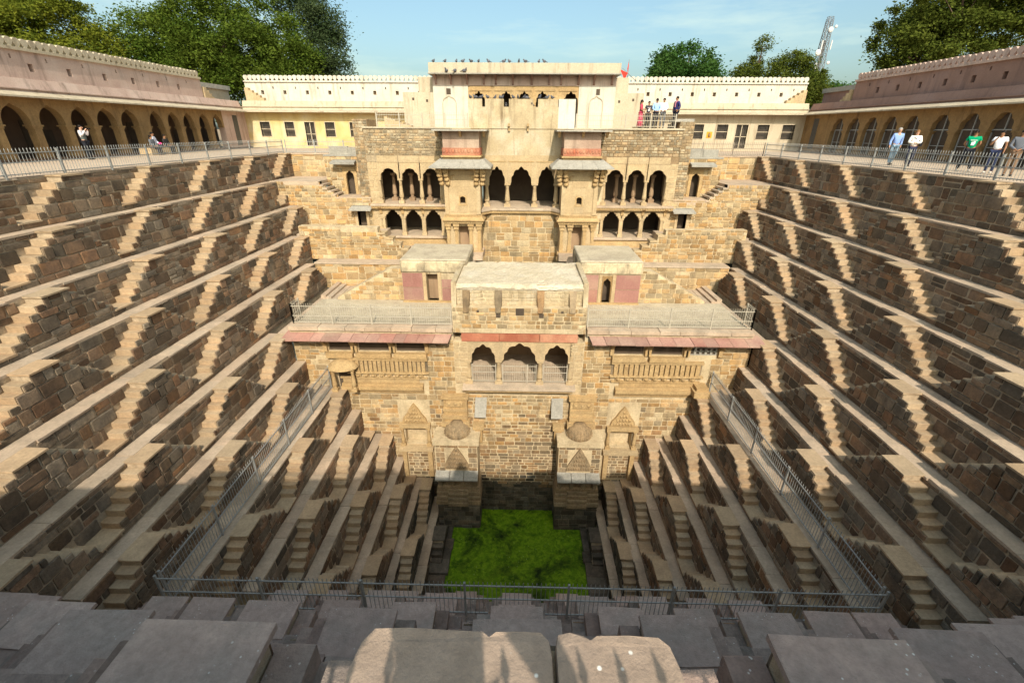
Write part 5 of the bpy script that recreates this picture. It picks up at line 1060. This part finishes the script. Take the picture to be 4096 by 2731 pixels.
# ------------------------------------------------------------------ steel tower
tt = thing('lattice_tower', 'leaning looking steel telecom mast with dishes above the trees', 'mast', (83, 150, GZ), kind='thing')
tw = lambda z: 1.6-(z+1.6)/30*1.0
for sx in (-1, 1):
    for sy in (-1, 1): mb = MB(); mb.tube((83+sx*tw(GZ), 150+sy*tw(GZ), GZ), (83+sx*tw(28), 150+sy*tw(28), 28), .11, 5); mb.build('leg', M['steel'], tt)
mb = MB(); z = GZ
while z < 27.9:
    w, z2 = tw(z), z+1.5; w2 = tw(z2)
    for (a, b), (c, d) in zip(((-1, -1), (1, -1), (1, 1), (-1, 1)), ((1, -1), (1, 1), (-1, 1), (-1, -1))):
        mb.tube((83+a*w, 150+b*w, z), (83+c*w2, 150+d*w2, z2), .05, 4); mb.tube((83+c*w, 150+d*w, z), (83+a*w2, 150+b*w2, z2), .05, 4); mb.tube((83+a*w2, 150+b*w2, z2), (83+c*w2, 150+d*w2, z2), .05, 4)
    z = z2
mb.build('bracing', M['steel'], tt, 'stuff')
for x, z, r in ((.1, 25.3, .7), (-1.8, 20, .8), (1.6, 17.6, .45), (1.3, 26, .4)):
    mb = MB(); mb.ell((83+x, 148.6, z), (r, .25, r), 12, 8); mb.build('dish', M['dish'], tt)
for x, z in ((-1.2, 21.8), (1.3, 21.8), (-1.5, 16.5)):
    mb = MB(); mb.box(83+x-.14, 83+x+.14, 148.7, 148.9, z-1.1, z+1.1); mb.build('antenna_panel', M['dish'], tt)
mb = MB(); mb.box(82.4, 82.9, 149.4, 149.9, 13, 23); mb.build('cable_run', M['slat'], tt)

# ------------------------------------------------------------------ flags
for lab, p0, p1, tri in (('tilted red triangular pennant on the roof edge by the white block', (7.75, 36, 3.15), (6.75, 36, 3.92), [(6.6, 3.86), (7.14, 3.62), (6.96, 3.17)]), ('upright red pennant hanging on a thin pole by the white block', (7.2, 36.2, 3.0), (7.2, 36.2, 4.45), [(7.2, 4.42), (7.12, 3.9), (7.19, 3.62)])):
    t = thing('flag', lab, 'flag', p0, 'red pennants by the white block', 'thing')
    mb = MB(); mb.tube(p0, p1, .018, 6, .012); mb.build('flagpole', M['ironr'], t)
    mb = MB(); y = p0[1]
    n = 6; V = []; Fs = []
    for i in range(n+1):
        f = i/n; a = [tri[0][k]+(tri[1][k]-tri[0][k])*f for k in (0, 1)]; b = [tri[0][k]+(tri[2][k]-tri[0][k])*f for k in (0, 1)]
        V += [(a[0], y-.02+.03*math.sin(5*f), a[1]), (b[0], y-.02+.05*math.sin(6*f+1), b[1]), (a[0], y-.01+.03*math.sin(5*f), a[1]), (b[0], y-.01+.05*math.sin(6*f+1), b[1])]
        if i: k = 4*(i-1); Fs += [(k, k+1, k+5, k+4), (k+2, k+6, k+7, k+3)]
    mb.add(V, Fs, True); mb.build('pennant', M['flag'], t)

# ------------------------------------------------------------------ pigeons
def pigeon_meshes():
    b = MB(); b.ell((0, 0, .11), (.075, .14, .085), 8, 6); b.ell((0, .13, .21), (.042, .05, .05), 7, 5); b.tube((0, .09, .15), (0, .125, .2), .05, 7, .038); b.hexa([(-.045, -.12, .09), (.045, -.12, .09), (.05, -.27, .06), (-.05, -.27, .06)], [(-.04, -.12, .115), (.04, -.12, .115), (.05, -.27, .072), (-.05, -.27, .072)])
    b.tube((0, .17, .205), (0, .205, .195), .012, 4, .003)
    l = MB(); l.tube((-.025, .01, .05), (-.025, .015, 0), .008, 4); l.tube((.025, .01, .05), (.025, .015, 0), .008, 4)
    return b.mesh('body', M['bird']), l.mesh('legs', M['eave'])
PB, PL = pigeon_meshes()
def pigeon(p, rz, label, grp, s=1.15):
    t = thing('pigeon', label, 'pigeon', p, grp, 'thing'); t.rotation_euler = (0, 0, rz); t.scale = (s, s, s)
    for nm, me in (('body', PB), ('legs', PL)): o = bpy.data.objects.new(nm, me); COL.objects.link(o); o.parent = t
OR2 = ['first', 'second', 'third', 'fourth', 'fifth', 'sixth', 'seventh', 'eighth', 'ninth', 'tenth', 'eleventh', 'twelfth', 'thirteenth', 'fourteenth', 'fifteenth', 'sixteenth']
for k, x in enumerate([-5.88, -5.12, -4.37, -3.96, -3.39, -2.92, -2.26, -1.28, -.9, -.29, .15, 1.01, 1.37]):
    pigeon((x, 34.45, 4.0), U(0, 6.28), '%s grey pigeon from the left on the top edge of the white block' % OR2[k], 'pigeons on the block top', .95)
for k, (x, z) in enumerate(((-5.0, 3.45), (-4.45, 3.45), (-3.85, 3.45))):
    pigeon((x, 34.19, z-.02), U(0, 6.28), '%s grey pigeon from the left, below the top edge on the cream parapet band' % OR2[k], 'pigeons on the parapet band', 1.1)
for k, x in enumerate((-3.28, -2.95, -2.62, -2.2, -1.75, -1.45, -1.3, -1.05, -.6, -.3, .08, .25, .62, 1.05, 1.5, 1.85)):
    pigeon((x, 32.1+U(-.05, .3), 1.8 if not any(a-.05 < x < b+.05 for a, b, _, _ in wallholes) else 1.36), U(0, 6.28), '%s grey pigeon from the left on the crenellated wall below the cusped arches' % OR2[k], 'pigeons on the crenellated wall', 1.0)

# ------------------------------------------------------------------ people
SK = []
def flat(name, c, r=.85):
    m = bpy.data.materials.new(name); m.use_nodes = True; b = m.node_tree.nodes['Principled BSDF']; b.inputs['Base Color'].default_value = (*c, 1); b.inputs['Roughness'].default_value = r; b.inputs['Specular IOR Level'].default_value = .15
    n = m.node_tree.nodes.new('ShaderNodeTexNoise'); n.inputs['Scale'].default_value = 30; bp = m.node_tree.nodes.new('ShaderNodeBump'); bp.inputs['Strength'].default_value = .2; m.node_tree.links.new(n.outputs[0], bp.inputs['Height']); m.node_tree.links.new(bp.outputs[0], b.inputs['Normal']); return m
CL = {}
def cloth(c):
    if c not in CL: CL[c] = flat('cloth_%d' % len(CL), c)
    return CL[c]
SKIN = flat('skin_brown', (.30, .155, .09), .6); SKINL = flat('skin_light', (.52, .30, .21), .6); HAIR = flat('hair_black', (.015, .012, .011), .5); HAIRG = flat('hair_grey', (.34, .32, .30), .6); HAIRB = flat('hair_brown', (.22, .11, .045), .5); SHOE = flat('shoe_dark', (.04, .035, .03), .6); SHOEL = flat('shoe_light', (.5, .48, .45), .6); GLASS = flat('sunglass_black', (.01, .01, .01), .2)
def skin_obj(nm, par, V, E, R, m, root=0):
    me = bpy.data.meshes.new(nm); me.from_pydata(V, E, []); o = bpy.data.objects.new(nm, me); COL.objects.link(o)
    o.modifiers.new('s', 'SKIN'); sv = me.skin_vertices[0].data
    for i, q in enumerate(R): sv[i].radius = q if isinstance(q, tuple) else (q, q)
    sv[root].use_root = True
    s = o.modifiers.new('u', 'SUBSURF'); s.levels = 2; s.render_levels = 2; SK.append((o, nm, par, m))
ARMS = {'down': ((.25, -.02, 1.14), (.26, .05, .89)), 'back': ((.27, -.07, 1.15), (.10, -.15, .97)), 'front': ((.25, .03, 1.14), (.05, .20, 1.0)), 'photo': ((.28, .16, 1.20), (.07, .31, 1.47)), 'cross': ((.25, .05, 1.16), (.02, .22, 1.13)), 'face': ((.24, .12, 1.15), (.09, .16, 1.42)), 'swing': ((.25, -.10, 1.15), (.25, -.06, .9)), 'lap': ((.24, .06, 1.16), (.10, .26, 1.02)), 'pocket': ((.30, -.04, 1.16), (.21, .05, .96)), 'cam': ((.27, .10, 1.22), (.10, .27, 1.50)), 'wide': ((.41, .02, 1.05), (.12, .30, 1.46))}
def person(label, loc, face, h, top, bottom, arms=('down', 'down'), legs='stand', hair='short', skin=SKIN, hc=HAIR, sleeve=1.0, shoes=SHOE, glasses=False, vest=None, extra=None, grp='visitors'):
    t = thing('person', label, 'person', loc, grp, 'thing'); t.rotation_euler = (0, 0, face); k = h/1.72; t.scale = (k, k, k)
    dz = 0.0
    L = {}
    for s in (-1, 1):
        if legs == 'walk': L[s] = [(s*.09, 0, .90), (s*.10, .10 if s > 0 else -.02, .50), (s*.10, .12 if s > 0 else -.22, .09), (s*.11, .27 if s > 0 else -.08, .035)]
        elif legs == 'sit': L[s] = [(s*.10, 0, .90), (s*.14, .42, .94), (s*.13, .40, .50), (s*.14, .54, .46)]
        elif legs == 'wide': L[s] = [(s*.10, 0, .90), (s*.17, .03, .49), (s*.21, -.02, .08), (s*.24, .13, .035)]
        else: L[s] = [(s*.09, 0, .90), (s*.10, .02, .49), (s*.105, -.03, .08), (s*.12, .12, .035)]
    A = {}
    for s, p in zip((-1, 1), arms):
        e, w = ARMS[p]; A[s] = [(s*.185, 0, 1.425), (s*e[0], e[1], e[2]), (s*w[0], w[1], w[2])]
    V = [(0, 0, .95), (0, .005, 1.12), (0, .0, 1.33), (0, -.01, 1.46), (0, .01, 1.54), (0, .02, 1.63), (0, .02, 1.70)]; E = [(0, 1), (1, 2), (2, 3), (3, 4), (4, 5), (5, 6)]; R = [(.135, .10), (.115, .09), (.145, .10), (.055, .055), (.055, .06), (.078, .095), (.06, .07)]
    for s in (-1, 1):
        b = len(V); V += L[s]; E += [(0, b), (b, b+1), (b+1, b+2), (b+2, b+3)]; R += [.085, .058, .038, .035]
        b = len(V); w = Vector(A[s][2]); d = (w-Vector(A[s][1])).normalized(); V += A[s]+[tuple(w+d*.09)]; E += [(2, b), (b, b+1), (b+1, b+2), (b+2, b+3)]; R += [.055, .04, .028, (.036, .02)]
    skin_obj('body', t, V, E, R, skin)
    # shirt
    V = [(0, 0, .93), (0, .005, 1.12), (0, 0, 1.33), (0, -.01, 1.45)]; E = [(0, 1), (1, 2), (2, 3)]; R = [(.165, .13), (.14, .115), (.168, .125), (.07, .07)]
    for s in (-1, 1):
        b = len(V); e, w = Vector(A[s][1]), Vector(A[s][2])
        V += [A[s][0], tuple(e)]; E += [(2, b), (b, b+1)]; R += [.075, .058]
        if sleeve > .6: V += [tuple(e+(w-e)*.85)]; E += [(b+1, b+2)]; R += [.045]
        elif sleeve < .4: V[b+1] = tuple(Vector(A[s][0])+(e-Vector(A[s][0]))*.55); R[b+1] = .066
    if top: skin_obj('shirt', t, V, E, R, cloth(top))
    if vest: skin_obj('waistcoat', t, [(0, 0, .94), (0, .005, 1.12), (0, 0, 1.33), (0, -.01, 1.42)], [(0, 1), (1, 2), (2, 3)], [(.175, .14), (.152, .127), (.182, .137), (.10, .10)], cloth(vest))
    if bottom:
        V = [(0, 0, .96)]; E = []; R = [(.15, .115)]
        for s in (-1, 1): b = len(V); V += L[s][:3]; E += [(0, b), (b, b+1), (b+1, b+2)]; R += [.108, .078, .062]
        skin_obj('trousers', t, V, E, R, cloth(bottom))
    loc0 = WL[t]; WL[t] = Vector((0, 0, 0))              # children in the person's own space
    if hair == 'short': mb = MB(); mb.ell((0, 0, 1.665), (.088, .10, .082), 10, 8); mb.build('hair', hc, t)
    elif hair == 'long': mb = MB(); mb.ell((0, -.005, 1.66), (.095, .105, .09), 10, 8); mb.ell((0, -.07, 1.50), (.095, .05, .2), 10, 8); mb.build('hair', hc, t)
    elif hair == 'bun': mb = MB(); mb.ell((0, 0, 1.665), (.09, .102, .085), 10, 8); mb.ell((0, -.12, 1.66), (.05, .05, .05), 8, 6); mb.build('hair', hc, t)
    mb = MB(); mb.ell((0, .118, 1.60), (.013, .02, .025), 6, 5); mb.build('nose', skin, t)
    if glasses: mb = MB(); mb.box(-.07, .07, .095, .115, 1.615, 1.645); mb.build('sunglasses', GLASS, t)
    for s in (-1, 1):
        f = L[s][2]; mb = MB(); mb.ell((f[0]*1.05, f[1]+.07, f[2]-.035), (.048, .135, .045), 8, 6); mb.build('shoe', shoes, t)
    if extra: extra(t)
    WL[t] = loc0; return t
def skirt(c):
    def f(t): mb = MB(); mb.lathe(0, 0, [(.15, 1.05), (.17, .95), (.20, .7), (.23, .4), (.27, .08)], 14, sy=.8); mb.build('skirt', cloth(c), t)
    return f
def motif(c):
    def f(t): mb = MB(); mb.box(-.11, .11, .125, .14, 1.30, 1.325); mb.box(-.05, .06, .125, .142, 1.1, 1.24); mb.box(-.07, .0, .124, .141, 1.15, 1.27); mb.build('shirt_print', cloth(c), t)
    return f
def bag(t): mb = MB(); mb.box(-.32, -.22, -.06, .10, .98, 1.18); mb.build('shoulder_bag', cloth((.02, .02, .025)), t); mb = MB(); mb.tube((-.25, .02, 1.18), (.1, .13, 1.40), .014, 5); mb.build('bag_strap', cloth((.02, .02, .025)), t)
def scarf(t): mb = MB(); mb.lathe(0, 0, [(.10, 1.40), (.11, 1.45), (.08, 1.49)], 10); mb.box(-.05, .02, .10, .135, 1.15, 1.42); mb.build('scarf', cloth((.55, .22, .28)), t)
def camera(t): mb = MB(); mb.box(-.07, .07, .30, .38, 1.50, 1.60); mb.tube((0, .38, 1.55), (0, .46, 1.55), .035, 8); mb.build('camera', GLASS, t)
def sack(t): mb = MB(); mb.ell((0, .34, 1.02), (.16, .12, .09), 8, 6); mb.build('bright_bundle', cloth((.75, .04, .22)), t)
g1 = 'visitors strolling on the right terrace'
person('grey haired man in a light blue shirt and jeans walking behind the right railing', (20.0, 26.9, GZ), 2.9, 1.83, (.24, .36, .68), (.22, .33, .44), ('swing', 'down'), 'walk', skin=SKINL, hc=HAIRG, grp=g1)
person('long haired woman in a white blouse and dark jeans behind the right railing', (20.1, 25.8, GZ), 2.7, 1.72, (.80, .78, .74), (.03, .035, .07), ('cross', 'cross'), 'walk', 'long', SKINL, HAIRB, extra=bag, grp=g1)
person('man in a green printed T-shirt with hands behind his back', (20.45, 22.9, GZ), 2.5, 1.72, (.0, .30, .14), (.02, .022, .03), ('back', 'back'), 'wide', sleeve=.3, glasses=True, extra=motif((.75, .8, .78)), shoes=SHOEL, grp=g1)
person('dark haired person in a white shirt with a hand at the face', (20.5, 21.7, GZ), 2.2, 1.70, (.80, .80, .84), (.03, .04, .09), ('down', 'face'), 'stand', 'bun', sleeve=.3, shoes=SHOEL, grp=g1)
person('person in a grey checked shirt and brown trousers at the right frame edge', (20.0, 20.3, GZ), 2.4, 1.72, (.14, .15, .18), (.23, .15, .10), ('front', 'front'), 'stand', grp=g1)
g2 = 'five people on the upper terrace'
YP = 32.45; ZP = .2
person('woman in a long red patterned dress on the upper terrace', (7.52, YP, ZP), -1.9, 1.60, (.52, .06, .10), (.45, .05, .10), ('front', 'front'), 'stand', 'long', sleeve=.5, extra=skirt((.55, .07, .13)), glasses=True, grp=g2)
person('woman in a dark grey T-shirt standing next to the red dress', (8.0, YP+.05, ZP), 3.1, 1.53, (.05, .05, .065), (.015, .015, .02), ('down', 'down'), 'stand', 'bun', sleeve=.3, extra=motif((.7, .6, .58)), grp=g2)
person('man in a light blue shirt with clasped hands on the upper terrace', (8.47, YP, ZP), 3.2, 1.68, (.32, .50, .78), (.02, .02, .03), ('front', 'front'), 'stand', glasses=True, grp=g2)
person('youth in a white shirt and grey trousers holding a camera on the upper terrace', (8.93, YP+.05, ZP), 2.8, 1.70, (.82, .82, .84), (.12, .12, .13), ('lap', 'lap'), 'stand', grp=g2)
person('man in a navy kurta with a pink scarf, turned to the group', (9.72, YP, ZP), 1.9, 1.80, (.035, .035, .13), (.012, .014, .03), ('pocket', 'pocket'), 'stand', extra=scarf, grp=g2)
g3 = 'visitors by the left gallery'
person('man in a grey waistcoat photographing in front of the left arches', (-23.9, 26.6, GZ), -1.35, 1.72, (.62, .58, .60), (.02, .022, .03), ('cam', 'cam'), 'stand', skin=SKINL, vest=(.12, .135, .13), extra=camera, grp=g3)
person('seated woman in grey, first of the three on the left gallery step', (-24.3, 32.0, GZ-.42), -1.5, 1.60, (.13, .14, .16), (.03, .03, .04), ('lap', 'lap'), 'sit', 'long', grp=g3)
person('seated man in white, middle of the three on the left gallery step', (-24.6, 32.6, GZ-.36), -1.3, 1.72, (.66, .68, .76), (.03, .03, .04), ('lap', 'lap'), 'sit', grp=g3, extra=sack)
person('seated youth in black, last of the three on the left gallery step', (-24.4, 33.4, GZ-.42), -1.6, 1.62, (.03, .028, .028), (.02, .02, .025), ('lap', 'lap'), 'sit', grp=g3)
person('person in a pale shirt cut off by the left frame edge', (-18.45, 15.75, GZ), -1.2, 1.72, (.62, .66, .74), (.03, .03, .04), ('down', 'down'), 'walk', grp=g3)
person('photographer at the near railing whose shadow falls on the front block', (-.04, -.46, GZ), 0.0, 1.70, (.25, .22, .20), (.05, .05, .07), ('wide', 'wide'), 'wide', vest=(.10, .10, .11), grp='photographer')
mb = MB(); mb.box(-24.9, -24.1, 31.5, 33.9, GZ, GZ+.42); tag(mb.build('stone_bench', M['pale']), 'low stone bench under three seated visitors on the left', 'bench', kind='thing')
dg = bpy.context.evaluated_depsgraph_get()
for o, nm, par, m in SK:
    me = bpy.data.meshes.new_from_object(o.evaluated_get(dg), depsgraph=dg); me.name = nm; me.materials.clear(); me.materials.append(m)
    me.polygons.foreach_set('use_smooth', [True]*len(me.polygons))
    q = bpy.data.objects.new(nm, me); COL.objects.link(q); q.parent = par
    om = o.data; bpy.data.objects.remove(o); bpy.data.meshes.remove(om)
    q.name = nm

# ------------------------------------------------------------------ stones, last
emit_stones()
